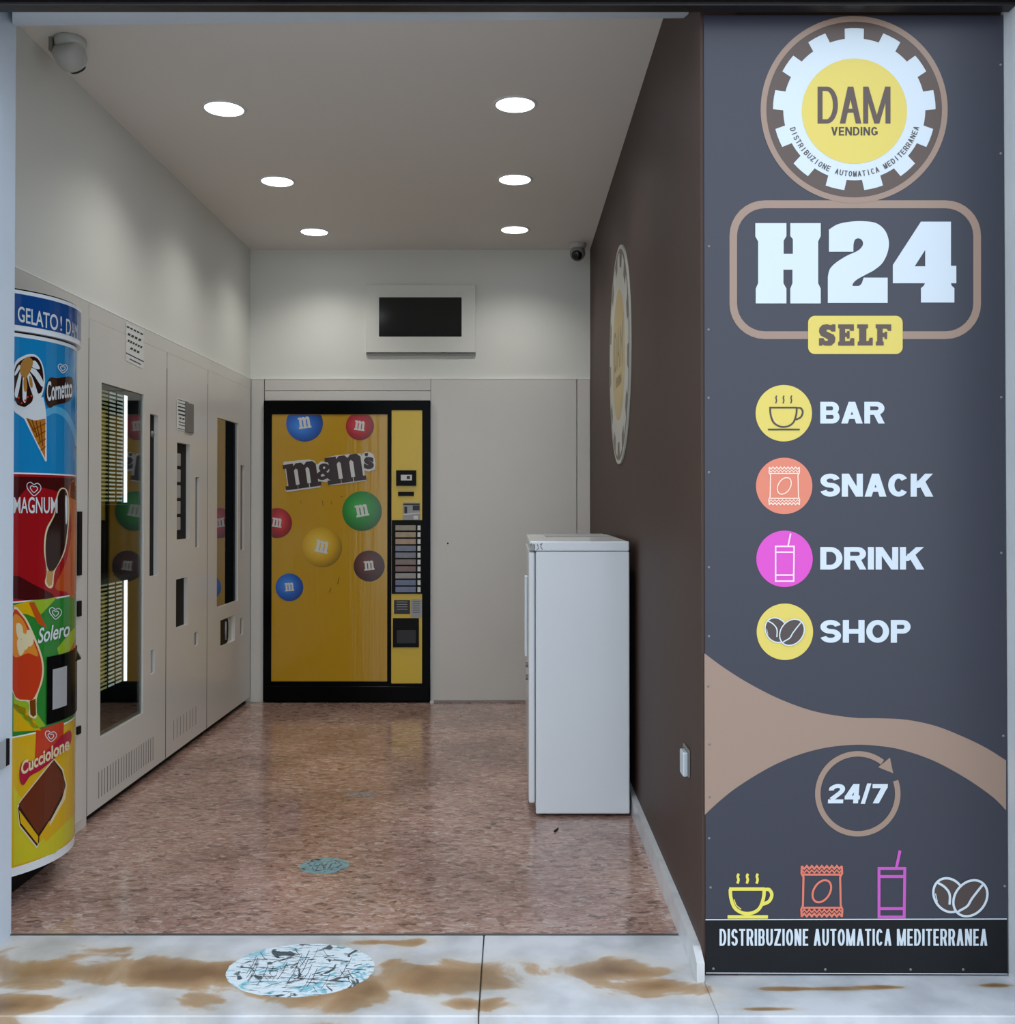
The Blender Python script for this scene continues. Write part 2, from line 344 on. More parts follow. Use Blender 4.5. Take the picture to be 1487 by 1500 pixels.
def stroke(pts, wd, closed=False):
    P = [Vector(p) for p in pts]; n = len(P); L, R = [], []
    for i in range(n):
        a = P[i - 1] if (i or closed) else P[i]; b = P[(i + 1) % n] if (i < n - 1 or closed) else P[i]
        d1 = (P[i] - a); d2 = (b - P[i])
        d1 = d1.normalized() if d1.length > 1e-9 else d2.normalized(); d2 = d2.normalized() if d2.length > 1e-9 else d1
        t = (d1 + d2); t = t.normalized() if t.length > 1e-6 else d1
        nn = Vector((-t.y, t.x)); c = max(0.4, nn.dot(Vector((-d1.y, d1.x))))
        L.append(P[i] + nn * wd / 2 / c); R.append(P[i] - nn * wd / 2 / c)
    vs = [tuple(v) for v in L + R]; m = n if closed else n - 1
    return vs, [[i, (i + 1) % n, n + (i + 1) % n, n + i] for i in range(m)]
def T(s, x0, y0, x1, y1, bold=0.0, skew=0.0, space=1.0, lean=0.0):
    """text filling the box x0..x1, y0(top)..y1(bottom); skew: drop in px of the right end; lean: slant"""
    vs, fs = text2d(s, bold, space)
    return [(x0 + (x1 - x0) * u + lean * v, y1 - (y1 - y0) * v + skew * u) for u, v in vs], fs
def art(name, parent, m, surf, layer, *shapes, kind=None, label=None):
    if name == 'print_shade' and len(shapes) > 1:
        return [art(name, parent, m, surf, layer, x) for x in shapes]
    bm = BM()
    nth = {}
    for si, sh in enumerate(shapes):
        if isinstance(sh, list):           # list of loops
            if surf.slices: sh = [dens(l, 3) for l in sh]
            sh = fill2d(sh)
        vs, fs = sh
        V = [bm.verts.new(surf.uv(x, y) + (si * 0.00003 if len(shapes) < 12 else (si % 4) * 0.00003,)) for x, y in vs]
        for f in fs:
            try: bm.faces.new([V[i] for i in f])
            except ValueError: pass
    if surf.slices:
        for s in surf.slices:
            bmesh.ops.bisect_plane(bm, geom=bm.verts[:] + bm.edges[:] + bm.faces[:], dist=1e-7, plane_co=(s, 0, 0), plane_no=(1, 0, 0))
    for v in bm.verts:
        a, b, d = v.co; p = Vector(surf.pos(a, b, 0.0005 * (layer + 1) + d))
        v.co = p; nth[v] = Vector(surf.pos(a, b, 1.0)) - Vector(surf.pos(a, b, 0.0))
    bm.normal_update()
    for f in bm.faces:
        if f.normal.dot(nth[f.verts[0]]) < 0: f.normal_flip()
    return obj(name, bm, m, parent, kind=kind, label=label, recalc=False)
def glyph(ch, W, H, w):
    """a sans capital or figure in a W x H box (y down), stem weight w: a list of (verts, faces)"""
    t = w * (0.86 if w / H < 0.22 else 0.78); hw = w * 0.56; o = []; q_ = w / t
    P = lambda *p: o.append((list(p), [list(range(len(p)))]))
    rc = lambda a, b, c, d: P((a, b), (c, b), (c, d), (a, d))
    pa = lambda xa, ya, xb, yb, h=hw: P((xa - h, ya), (xa + h, ya), (xb + h, yb), (xb - h, yb))
    def arc(cx, cy, rx, ry, a0, a1, n=18): return [(cx + rx * math.cos(math.radians(a0 + (a1 - a0) * i / n)), cy - ry * math.sin(math.radians(a0 + (a1 - a0) * i / n))) for i in range(n + 1)]
    def st(p, closed=False):      # horizontal runs get weight t, vertical runs w
        vs, fs = stroke([(x, y * q_) for x, y in p], w, closed); o.append(([(x, y / q_) for x, y in vs], fs))
    u = w / 2; v = t / 2
    if ch in 'BDEFHIKLMNPRU' and ch != 'U': rc(0, 0, w, H)
    if ch in 'HNM': rc(W - w, 0, W, H)
    if ch == 'I': pass
    elif ch == 'A': pa(W / 2, 0, hw, H); pa(W / 2, 0, W - hw, H); rc(W * 0.24, H * 0.6, W * 0.76, H * 0.6 + t * 0.9)
    elif ch == 'V': pa(hw, 0, W / 2, H); pa(W - hw, 0, W / 2, H)
    elif ch == 'M': pa(hw, 0, W / 2, H, hw * 0.9); pa(W - hw, 0, W / 2, H, hw * 0.9)
    elif ch == 'N': pa(hw * 1.02, 0, W - hw * 1.02, H, hw * 1.02)
    elif ch == 'K': pa(W - hw * 1.25, 0, w * 0.8, H * 0.62, hw * 1.15); pa(W * 0.45, H * 0.3, W - hw * 1.15, H, hw * 1.15)
    elif ch == 'H': rc(0, H / 2 - t / 2, W, H / 2 + t / 2)
    elif ch == 'T': rc(0, 0, W, t); rc(W / 2 - w / 2, 0, W / 2 + w / 2, H)
    elif ch == 'L': rc(0, H - t, W, H)
    elif ch in 'EF':
        rc(0, 0, W, t); rc(0, H / 2 - t / 2, W * 0.92, H / 2 + t / 2)
        if ch == 'E': rc(0, H - t, W, H)
    elif ch == 'Z': rc(0, 0, W, t); rc(0, H - t, W, H); pa(W - hw * 1.1, t * 0.9, hw * 1.1, H - t * 0.9, hw * 1.1)
    elif ch == 'O': st(arc(W / 2, H / 2, W / 2 - u, H / 2 - v, 0, 360, 36)[:-1], True)
    elif ch == 'C': st(arc(W / 2, H / 2, W / 2 - u, H / 2 - v, 38, 322, 30))
    elif ch == 'G': st(arc(W / 2, H / 2, W / 2 - u, H / 2 - v, 38, 345, 30)); rc(W * 0.55, H * 0.5, W, H * 0.5 + t * 0.9); rc(W - w, H * 0.5, W, H * 0.85)
    elif ch == 'U': st([(u, 0)] + arc(W / 2, H * 0.62, W / 2 - u, H * 0.38 - v, 180, 360, 20) + [(W - u, 0)])
    elif ch == 'D': st([(u, v)] + arc(W * 0.45, H / 2, W * 0.55 - u, H / 2 - v, 90, -90, 24) + [(u, H - v)])
    elif ch in 'PR':
        st([(u, v)] + arc(W * 0.6, H * 0.3, W * 0.39 - u, H * 0.3 - v, 90, -90, 18) + [(u, H * 0.6 - v)])
        if ch == 'R': pa(W * 0.58, H * 0.5, W - hw * 0.95, H, hw * 0.98)
    elif ch == 'B':
        st([(u, v)] + arc(W * 0.6, H * 0.25 + v * 0.5, W * 0.37 - u, H * 0.25 - v * 0.5, 90, -90, 16) + [(u, H * 0.5)]); st([(u, H * 0.5)] + arc(W * 0.62, H * 0.75 - v * 0.5, W * 0.38 - u, H * 0.25 - v * 0.5, 90, -90, 16) + [(u, H - v)])
    elif ch == 'S':
        st(arc(W / 2, H * 0.25 + v * 0.5, W / 2 - u * 1.05, H * 0.25 - v * 0.5, 12, 262, 26) + arc(W / 2, H * 0.75 - v * 0.5, W / 2 - u, H * 0.25 - v * 0.5, 82, -168, 26))
    elif ch == '2': st(smooth_path([(u * 1.1, H * 0.34), (W * 0.2, v * 2.2), (W * 0.52, v), (W * 0.84, H * 0.13 + v * 0.3), (W * 0.86, H * 0.36), (W * 0.5, H * 0.62), (W * 0.2, H - t)], 6)); rc(0, H - t, W, H)
    elif ch == '4': rc(W * 0.58, 0, W * 0.58 + w, H); rc(0, H * 0.6, W, H * 0.6 + t); pa(W * 0.58 + w - hw * 1.1, 0, hw * 1.1, H * 0.66, hw * 1.1)
    elif ch == '7': rc(0, 0, W, t * 1.05); pa(W - hw * 1.1, t * 0.8, W * 0.30, H, hw * 1.1)
    elif ch == '/': pa(W - hw * 0.8, -H * 0.03, hw * 0.8, H * 1.03, hw * 0.75)
    return o
GW = {'M': 1.34, 'A': 1.06, 'O': 1.05, 'N': 1.02, 'E': 0.82, 'L': 0.78, 'F': 0.8, 'T': 0.9, '/': 0.62, 'S': 0.96, 'K': 1.1, ' ': 0.4, 'B': 0.95, 'P': 0.92}
def G(s_, x0, y0, x1, y1, wt=0.2, gap=0.07, lean=0.0):
    """drawn lettering filling the box, stem weight wt of the height, gap of the height between letters"""
    H_ = y1 - y0; w_ = wt * H_; g = gap * H_; tot = sum(GW.get(c, 1.0) for c in s_ if c != 'I'); nI = s_.count('I')
    U = (x1 - x0 - nI * w_ - g * (len(s_) - 1)) / max(tot, 0.01); x = x0; o = []
    for c in s_:
        W_ = w_ if c == 'I' else U * GW.get(c, 1.0)
        for vs, fs in glyph(c, W_, H_, w_): o.append(([(x + a + lean * (1 - b / H_), y0 + b) for a, b in vs], fs))
        x += W_ + g
    return o
def circ(cx, cy, r, n=64, ry=None, rot=0, a0=0, a1=360, open_=False):
    ry = r if ry is None else ry; c, s = math.cos(math.radians(rot)), math.sin(math.radians(rot)); o = []
    N = n + 1 if open_ else n
    for i in range(N):
        a = math.radians(a0 + (a1 - a0) * i / n); x, y = r * math.cos(a), -ry * math.sin(a)
        o.append((cx + x * c - y * s, cy + x * s + y * c))
    return o
def rrect(x0, y0, x1, y1, r, n=8):
    o = []
    for cx, cy, a in ((x1 - r, y0 + r, 0), (x0 + r, y0 + r, 90), (x0 + r, y1 - r, 180), (x1 - r, y1 - r, 270)):
        for i in range(n + 1):
            t = math.radians(a + 90 * i / n); o.append((cx + r * math.cos(t), cy - r * math.sin(t)))
    return o
def cr(lp, k, ox, oy): return [(ox + x / k, oy + y / k) for x, y in lp]      # a crop's own units to the frame's
def smooth_path(p, n=6, closed=False):
    o = []; N = len(p)
    for i in range(N if closed else N - 1):
        g = lambda j: p[j % N] if closed else p[max(0, min(N - 1, j))]
        a, b, c, d = g(i - 1), g(i), g(i + 1), g(i + 2)
        for k in range(n):
            t = k / n
            o.append(tuple(0.5 * (2 * b[q] + (c[q] - a[q]) * t + (2 * a[q] - 5 * b[q] + 4 * c[q] - d[q]) * t * t + (3 * b[q] - a[q] - 3 * c[q] + d[q]) * t ** 3) for q in (0, 1)))
    if not closed: o.append(tuple(p[-1]))
    return o

# ------------------------------------------------------------------ main sizes (metres; camera stands at 0,0)
XL = -1.726                      # front of the left wall's panels
YB = 6.73                        # back wall panels
H = 2.98                         # ceiling
WT = 2.12                        # top of the white panelling
YS = 3.11                        # floor / marble threshold joint
YF = 2.84                        # plane of the banner
XR0, XR1 = 0.507, 0.521          # brown wall at the back, at the front
TKX = 0.02

# ------------------------------------------------------------------ setting
def struct(name, bm, m, **k):
    o = obj(name, bm, m, **k); o['kind'] = 'structure'; return o
bm = BM(); v = box(bm, -2.4, 0.62, YS, YB + 0.9, -0.12, 0.0); struct('floor', bm, M['terr'])
bm = BM(); box(bm, -2.4, 0.62, YS - 0.1, YB + 0.9, H, H + 0.12); struct('ceiling', bm, M['ceil'])
bm = BM(); box(bm, -2.4, XL - 0.012, YS - 0.02, YB + 0.9, WT, H); box(bm, -2.4, -2.3, YS - 0.02, YB + 0.9, -0.1, WT)
wl = struct('wall_left', bm, M['wall'])
# back wall: niche for the machine stays open below
MX0, MX1 = onY(387, 800, YB).x, onY(631, 800, YB).x; MZ1 = onY(500, 588, YB).z
bm = BM(); box(bm, XL - 0.3, MX0 - 0.02, YB + 0.02, YB + 0.14, -0.1, H); box(bm, MX1 + 0.02, 0.62, YB + 0.02, YB + 0.14, -0.1, H)
box(bm, MX0 - 0.02, MX1 + 0.02, YB + 0.02, YB + 0.14, MZ1 + 0.02, H); box(bm, MX0 - 0.02, MX1 + 0.02, YB + 0.8, YB + 0.9, -0.1, H)
wb = struct('wall_back', bm, M['wall'])
def bpanel(x0, x1, z0, z1, m=M['panel']):
    bm = BM(); box(bm, x0 + 0.0015, x1 - 0.0015, YB, YB + 0.019, z0, z1); obj('panel', bm, m, wb, bevel=0.002)
XP1, XP2 = MX1 - 0.001, onY(845, 800, YB).x; ZP = onY(500, 573, YB).z
bpanel(XL, MX0 - 0.003, 0.0, WT); bpanel(MX0, MX1, MZ1 + 0.006, ZP); bpanel(MX0, MX1, ZP + 0.004, WT)
bpanel(XP1, XP2, 0.012, WT); bpanel(XP2 + 0.003, XR0, 0.0, WT)
bm = BM(); box(bm, XL, XR0, YB - 0.002, YB + 0.019, WT, WT + 0.005); obj('moulding', bm, M['mould'], wb)
bm = BM(); cyl(bm, onY(656, 796, YB + 0.004), onY(656, 796, YB - 0.001), 0.006, n=10); obj('screw', bm, M['soft'], wb)
# right brown wall
bm = BM()
pts = [(XR1, YF), (XR0, YB + 0.1), (0.62, YB + 0.1), (0.62, YF)]
lo = [bm.verts.new((x, y, -0.1)) for x, y in pts]; hi = [bm.verts.new((x, y, H)) for x, y in pts]
for i in range(4): bm.faces.new([lo[i], lo[(i + 1) % 4], hi[(i + 1) % 4], hi[i]])
bm.faces.new(lo[::-1]); bm.faces.new(hi)
wr = struct('wall_right', bm, M['brown'])
# skirting of white marble at its foot
bm = BM()
def xr(y): return XR1 + (XR0 - XR1) * (y - YF) / (YB - YF)
prof = [(2.80, 0.0), (2.80, 0.05), (2.86, 0.072), (3.1, 0.078), (YB, 0.078)]
for (y0, h0), (y1, h1) in zip(prof, prof[1:]):
    if y0 == y1: continue
    a = [bm.verts.new(p) for p in ((xr(y0) - 0.022, y0, 0), (xr(y0) - 0.0005, y0, 0), (xr(y0) - 0.0005, y0, h0 or 0.04), (xr(y0) - 0.022, y0, h0 or 0.04))]
    b = [bm.verts.new(p) for p in ((xr(y1) - 0.022, y1, 0), (xr(y1) - 0.0005, y1, 0), (xr(y1) - 0.0005, y1, h1), (xr(y1) - 0.022, y1, h1))]
    for i in range(4): bm.faces.new([a[i], a[(i + 1) % 4], b[(i + 1) % 4], b[i]])
    bm.faces.new(a); bm.faces.new(b[::-1])
bmesh.ops.remove_doubles(bm, verts=bm.verts, dist=1e-5)
struct('baseboard_right', bm, M['skirt'])
# front walls and jambs
XJ = onY(20, 738, YS).x
bm = BM(); box(bm, -4.2, XJ, 2.62, YS - 0.001, -0.1, 3.6); struct('wall_front_left', bm, M['jamb'])
XPR = onY(1473, 738, YF).x
bm = BM(); box(bm, 0.6205, XPR + 0.3, YF + 0.012, YF + 0.25, -0.1, 3.6); bmx = box(bm, XR1 + 0.002, 0.6205, YF + 0.0005, YF + 0.012, 0, 2.9); struct('wall_front_right', bm, M['brown'])
bm = BM(); box(bm, XPR, 3.6, 2.5, YF + 0.24, -0.1, 3.6); pr = struct('wall_front_pier', bm, M['pier'])
bm = BM(); v = box(bm, XPR - 0.006, XPR - 0.0005, 2.5, YF - 0.02, 0.0, 0.012); obj('moulding', bm, M['skirt'], pr)
bm = BM(); box(bm, -4.2, 3.6, 2.86, YS, 2.95, 3.6); struct('wall_front_above', bm, M['jamb'])
# white soffit seen under the beam
bm = BM(); xe = onY(1008, 20, 2.95).x
P = [onY(18, 14, 2.93), onY(1010, 14, 2.93), onY(1007, 26.5, YS), onY(18, 38, YS)]
a = [bm.verts.new(p) for p in P]; b = [bm.verts.new((p.x, p.y, 3.0)) for p in P]
bm.faces.new(a); bm.faces.new(b[::-1])
for i in range(4): bm.faces.new([a[i], a[(i + 1) % 4], b[(i + 1) % 4], b[i]])
struct('trim_1', bm, M['jamb'])
# dark shutter housing above the entrance
bz = onY(700, 17, 2.80).z
sh = thing('shutter_housing', (0, 2.78, bz), 'dark metal roller shutter housing running across the top of the entrance and banner', 'shutter')
bm = BM(); box(bm, XJ + 0.001, XPR - 0.001, 2.74, 2.80, bz + 0.012, 2.99); obj('housing', bm, M['beam'], sh, bevel=0.004)
bm = BM(); box(bm, XJ + 0.001, XPR - 0.001, 2.765, 2.805, bz, bz + 0.012); obj('bottom_rail', bm, M['beam'], sh, bevel=0.002)
bm = BM(); box(bm, XJ + 0.001, XPR - 0.001, 2.732, 2.740, bz + 0.022, bz + 0.026); obj('edge_strip', bm, M['grey'], sh)
# marble threshold, slabs one by one
YE = onZ(700, 1488, 0).y
base = BM(); box(base, XJ - 0.5, XPR + 0.5, YE + 0.02, YS, -0.2, -0.03)
trh = struct('trim_2', base, M['pave'])
xm = onZ(705, 1430, 0).x
for x0, x1, y1 in ((XJ - 0.4, xm - 0.0015, YS - 0.008), (xm + 0.0015, XR1, YS - 0.008), (XR1, XPR + 0.4, YF - 0.001 + 0.06)):
    bm = BM(); box(bm, x0, x1, YE, y1, -0.03, 0.0); obj('slab', bm, M['slab'], trh, bevel=0.004)
bm = BM(); box(bm, XJ, XR1, YS - 0.008, YS, -0.03, 0.0015); obj('metal_strip', bm, M['steel'], trh)
bm = BM(); box(bm, XJ - 0.5, XPR + 0.5, YE - 0.012, YE + 0.02, -0.16, -0.03); obj('riser', bm, M['slab'], trh)
bm = BM(); box(bm, -9, 9, -7, YE - 0.012, -0.26, -0.16); struct('pavement', bm, M['pave'])

# left panelling that is not a machine door
Y1 = onX(129, 738, XL).y; Y2 = onX(244, 738, XL).y; Y3 = onX(304, 738, XL).y
def lpanel(y0, y1, z0, z1):
    bm = BM(); box(bm, XL - 0.012, XL, y0 + 0.002, y1 - 0.002, z0, z1); obj('panel', bm, M['cream'], wl, bevel=0.0005)
ZT = 2.055
lpanel(YS, Y1, 0.0, WT); lpanel(Y1, YB, ZT, WT)
bm = BM(); box(bm, XL - 0.012, XL + 0.001, YS, YB, WT, WT + 0.005); obj('moulding', bm, M['mould'], wl)

# ------------------------------------------------------------------ built-in machines on the left wall
PX = lambda a, b, t: (XL - t, a, b)
def hole(x0, x1, yt, yb):
    """from the photo's edges: near x, far x, top y and bottom y measured at the near edge"""
    a, b = onX(x0, yt, XL), onX(x1, yb, XL); c = onX(x0, yb, XL)
    return (a.y, b.y, c.z, a.z)
def wall_machine(y0, y1, holes, label, extra):
    t = thing('vending_machine', (XL, (y0 + y1) / 2, 0.0), label, 'vending machine', None)
    bm = BM(); sheet_with_holes(bm, y0 + 0.005, y1 - 0.005, 0.035, ZT - 0.0004, holes, PX, 0.022); obj('door', bm, M['cream'], t, bevel=0.0006)
    bm = BM(); box(bm, XL - 0.004, XL - 0.0007, y0 - 0.0048, y0 + 0.0048, 0.04, ZT - 0.08); obj('seam_shade', bm, M['soft'], t)  # dark strip added in the door gap to deepen its shade
    bm = BM(); x1, x0 = XL - 0.024, -2.28
    big = [h for h in holes if extra.get(holes.index(h)) == 'window']
    if big:
        h = big[0]; c0, c1 = y0 + 0.03, y1 - 0.012; za, zb = h[2] - 0.06, h[3] + 0.05
        xd = XL - 0.30
        def sx(*a): box(bm, *a)
        sx(x0, x1, y0 + 0.004, c0, 0.03, ZT - 0.01); sx(x0, x1, c1, y1 - 0.004, 0.03, ZT - 0.01)
        sx(x0, x1, c0, c1, 0.03, za); sx(x0, x1, c0, c1, zb, ZT - 0.01); sx(x0, xd, c0, c1, za, zb)
        obj('cabinet', bm, M['cavity'], t)
        # thin dark mask behind the door where there is no window
        bm = BM(); sheet_with_holes(bm, c0, c1, za, zb, [h], lambda a, b, d: (x1 + 0.0005 - d, a, b), 0.0004); obj('backing', bm, M['soft'], t)
    else:
        box(bm, x0, x1, y0 + 0.004, y1 - 0.004, 0.03, ZT - 0.01); obj('cabinet', bm, M['cavity'], t)
    bm = BM(); box(bm, x0, XL - 0.03, y0 + 0.01, y1 - 0.01, 0.0, 0.03); obj('plinth', bm, M['soft'], t)
    return t
def recess(t, h, m=M['soft'], name='recess', depth=0.021, th=0.0015):
    bm = BM(); box(bm, XL - depth - th, XL - depth, h[0] + 0.0005, h[1] - 0.0005, h[2] + 0.0005, h[3] - 0.0005); return obj(name, bm, m, t)
# 1: tall glazed machine
h1 = [hole(149, 209.5, 560, 1079), hole(220, 231, 606, 845), hole(221, 227, 953, 988)]
t = wall_machine(Y1, Y2, h1, 'white built-in vending machine with tall glass window and lit racks, beside the ice cream drum', {0: 'window'})
hw = h1[0]
bm = BM(); box(bm, XL - 0.014, XL - 0.009, hw[0], hw[1], hw[2], hw[3]); obj('window_pane', bm, M['glass'], t)
bm = BM()
for a in ((hw[0], hw[1], hw[3] - 0.022, hw[3]), (hw[0], hw[1], hw[2], hw[2] + 0.012), (hw[0], hw[0] + 0.006, hw[2], hw[3]), (hw[1] - 0.006, hw[1], hw[2], hw[3])):
    box(bm, XL - 0.020, XL - 0.015, *a)
obj('window_frame', bm, M['grey'], t)
XK = XL - 0.15
for zt, zb in ((578, 736), (843, 998)):
    bm = BM(); A = onX(182, zt, XK); B = onX(182, zb, XK); cyl(bm, (XK, A.y + 0.02, B.z), (XK, A.y + 0.02, A.z), 0.008, n=14); obj('light_tube', bm, M['led'], t, smooth=True)
    n = int((A.z - B.z) / 0.0185)
    for (c0, c1, mm) in ((142, 158, M['yslat']), (161, 169, M['slat']), (172, 179.5, M['slat'])):
        bm = BM(); ya, yb = onX(c0, 700, XK).y, onX(c1, 700, XK).y
        for k in range(n):
            z = B.z + (k + 0.5) * (A.z - B.z) / n; box(bm, XK - 0.004, XK, ya, yb, z - 0.0042, z + 0.0042)
        obj('rack', bm, mm, t, kind='stuff')
    for c0 in (141, 160, 170.5, 180.3):
        bm = BM(); y = onX(c0, 700, XK).y; box(bm, XK - 0.012, XK - 0.005, y - 0.004, y + 0.004, B.z - 0.01, A.z + 0.01); obj('rack_post', bm, M['cavity'], t)
bm = BM(); z0 = onX(165, 800, XK).z; box(bm, XK - 0.13, XK + 0.06, Y1 + 0.035, Y2 - 0.02, z0 - 0.16, z0 - 0.14); obj('shelf', bm, M['grey'], t)
bm = BM(); z1 = onX(165, 738, XK).z; box(bm, XK - 0.13, XK + 0.06, Y1 + 0.035, Y2 - 0.02, z1 - 0.006, z1 - 0.001); obj('shelf', bm, M['grey'], t)
s = recess(t, h1[1], name='coin_panel')
p = onX(226, 637, XL - 0.02)
bm = BM(); lathe(bm, [(0.017, 0), (0.017, 0.006), (0.012, 0.012), (0.005, 0.013)], (XL - 0.021, h1[1][0] + 0.075, p.z), 16, (1, 0, 0)); obj('lock_knob', bm, M['grey'], s, smooth=True)
recess(t, h1[2], M['midgrey'], 'pull_recess', 0.012, 0.003)
def vents(t, y0, y1, zt, zb, n, kind='stuff'):
    bm = BM()
    for k in range(n):
        y = y0 + (y1 - y0) * k / (n - 1); box(bm, XL - 0.001, XL + 0.0008, y - 0.003, y + 0.003, zb, zt)
    obj('vent_slots', bm, M['grey'], t, kind=kind)
vents(t, Y1 + 0.12, Y2 - 0.18, 0.185, 0.075, 22)
# 2: narrow machine with selector column
h2 = [hole(259.5, 278, 648, 791), hole(258, 275, 849, 921), hole(286.5, 291.5, 699, 802), hole(285, 290, 927, 947)]
t = wall_machine(Y2, Y3, h2, 'narrow white built-in machine with a column of selector buttons, between the two glazed machines', {})
s = recess(t, h2[0], name='selector_panel')
a = h2[0]; n = 5
for k in range(n):
    z = a[2] + 0.05 + k * 0.083
    bm = BM(); box(bm, XL - 0.021, XL - 0.013, a[0] + 0.012, a[0] + 0.10, z, z + 0.066); obj('selector_button', bm, M['midgrey'], s, bevel=0.003)
recess(t, h2[1], name='dispensing_recess'); recess(t, h2[2], M['grey'], 'pull_recess', 0.012, 0.003); recess(t, h2[3], M['grey'], 'pull_recess', 0.012, 0.003)
vents(t, Y2 + 0.12, Y3 - 0.2, 0.20, 0.10, 8)
p = hole(268, 282.5, 588, 632)
bm = BM(); box(bm, XL - 0.0005, XL + 0.006, p[0] + 0.03, p[1], p[2], p[3]); obj('display', bm, M['grey'], t, bevel=0.002)
# 3: machine with the reflecting window
h3 = [hole(318.5, 348.5, 611.5, 890), hole(352.5, 357.5, 681, 806), hole(323, 344, 909, 948), hole(352, 356, 906, 931)]
t = wall_machine(Y3, YB - 0.003, h3, 'white built-in vending machine with a dark mirror-like window, in the corner by the back wall', {0: 'window'})
hw = h3[0]
bm = BM(); box(bm, XL - 0.014, XL - 0.009, hw[0], hw[1], hw[2], hw[3]); obj('window_pane', bm, M['glass2'], t)
bm = BM(); box(bm, XL - 0.020, XL - 0.0145, hw[1] - 0.09, hw[1], hw[2], hw[3]); obj('window_frame', bm, M['soft'], t)
for k in range(4):
    z = hw[2] + 0.12 + k * 0.27
    bm = BM(); box(bm, XL - 0.28, XL - 0.03, Y3 + 0.05, YB - 0.05, z, z + 0.01); obj('shelf', bm, M['cavity'], t)
for y_ in (637, 693, 749, 805, 861):
    p_ = onX(329, y_, XL - 0.06); bm = BM(); lathe(bm, [(0.001, -0.007), (0.006, -0.004), (0.007, 0), (0.006, 0.004), (0.001, 0.007)], p_, 12); obj('reflection_dot', bm, M['led'], t, smooth=True)  # glowing beads added to stand in for reflected dots of light
recess(t, h3[1], M['grey'], 'pull_recess', 0.012, 0.003); recess(t, h3[3], M['grey'], 'pull_recess', 0.012, 0.003)
s = recess(t, h3[2], M['camw'], 'dispensing_recess')
yc, zc = (h3[2][0] + h3[2][1]) / 2 - 0.03, (h3[2][2] + h3[2][3]) / 2
bm = BM(); lp = rrect(yc - 0.085, zc - 0.08, yc + 0.085, zc + 0.08, 0.05)
A = [bm.verts.new((XL - 0.020, y, z)) for y, z in lp]; B = [bm.verts.new((XL - 0.012, y, z)) for y, z in lp]
bm.faces.new(A); bm.faces.new(B[::-1])
for i in range(len(lp)): bm.faces.new([A[i], A[(i + 1) % len(lp)], B[(i + 1) % len(lp)], B[i]])
obj('flap', bm, M['black'], s)
bm = BM(); cyl(bm, (XL - 0.011, yc + 0.02, zc - 0.055), (XL - 0.011, yc + 0.02, zc + 0.055), 0.006, n=10); obj('handle', bm, M['midgrey'], s, smooth=True)

# paper notices
LS = PlaneX(XL, 1)
def notice(x0, x1, yt, yb, sk, label, lines):
    """pasted sheet; sk: px the lines drop towards the far side"""
    c = onX((x0 + x1) / 2, (yt + yb) / 2, XL)
    t = thing('paper_notice', (XL, c.y, onX(x0, yb, XL).z), label, 'notice', 'pasted paper notices')
    art('sheet', t, M['paper'], LS, 2, [[(x0, yt), (x1, yt + sk), (x1, yb + sk), (x0, yb)]])
    sh = []
    for (fx0, fx1, fy, wd, dashed) in lines:
        n = dashed or 1
        for k in range(n):
            a = fx0 + (fx1 - fx0) * k / n; b = a + (fx1 - fx0) / n * (0.72 if dashed else 1)
            X0, X1 = x0 + (x1 - x0) * a, x0 + (x1 - x0) * b; Y = yt + (yb - yt) * fy
            sh.append(stroke([(X0, Y + sk * a), (X1, Y + sk * b)], wd))
    art('writing', t, M['ink'], LS, 3, *sh)
notice(184, 210, 472, 528, 13, 'white handwritten paper notice taped above the tall lit glass window',
       [(0.05, 1.0, 0.10, 2.4, 5), (0.1, 0.9, 0.28, 3.2, 4), (0.1, 0.95, 0.45, 3.0, 6), (0.25, 0.8, 0.62, 3.2, 3), (0.0, 1.0, 0.80, 1.4, 0), (0.2, 0.85, 0.91, 1.4, 0)])
notice(258.5, 277, 582, 629, 5, 'small printed sheet of dark lines stuck beside the grey display on the narrow machine',
       [(0.1, 0.95, 0.06, 1.0, 0), (0.1, 0.95, 0.16, 1.2, 0), (0.1, 0.95, 0.27, 2.0, 0), (0.1, 0.95, 0.38, 2.4, 0), (0.12, 0.95, 0.50, 2.2, 0), (0.2, 0.9, 0.62, 2.4, 3), (0.15, 0.95, 0.74, 1.2, 0), (0.15, 0.95, 0.83, 1.2, 0), (0.1, 0.95, 0.95, 0.8, 0)])

# ------------------------------------------------------------------ drum-shaped ice cream machine
ic = thing('ice_cream_machine', (XL + 0.05, CC.y, 0), 'drum-fronted vending machine covered in colourful ice cream adverts, just inside the entrance', 'vending machine')
def drum_shell(z0, z1, dr=0.0, inner=None, m=None, name='body', bevel=0):
    bm = BM(); N = 15; ang = [k * STEP for k in range(-N, N + 1)]; xb = XL + 0.0005
    ring = []
    for z in (z0, z1):
        r = [bm.verts.new((max(xb, CC.x + (CR + dr) * math.cos(a)), CC.y + (CR + dr) * math.sin(a), z)) for a in ang]
        r += [bm.verts.new((xb, r[-1].co.y, z)), bm.verts.new((xb, r[0].co.y, z))]
        ring.append(r)
    n = len(ring[0])
    for i in range(n): bm.faces.new([ring[0][i], ring[0][(i + 1) % n], ring[1][(i + 1) % n], ring[1][i]])
    bm.faces.new(ring[0][::-1]); bm.faces.new(ring[1])
    bmesh.ops.remove_doubles(bm, verts=bm.verts, dist=1e-6)
    return obj(name, bm, m, ic)
zhb, zht = 1.866, 1.992
drum_shell(0.10, zhb - 0.012, 0, m=M['white'], name='door')
drum_shell(zhb - 0.012, zhb - 0.006, -0.006, m=M['soft'], name='joint')
drum_shell(zhb - 0.006, zht, 0.012, m=M['white'], name='header')
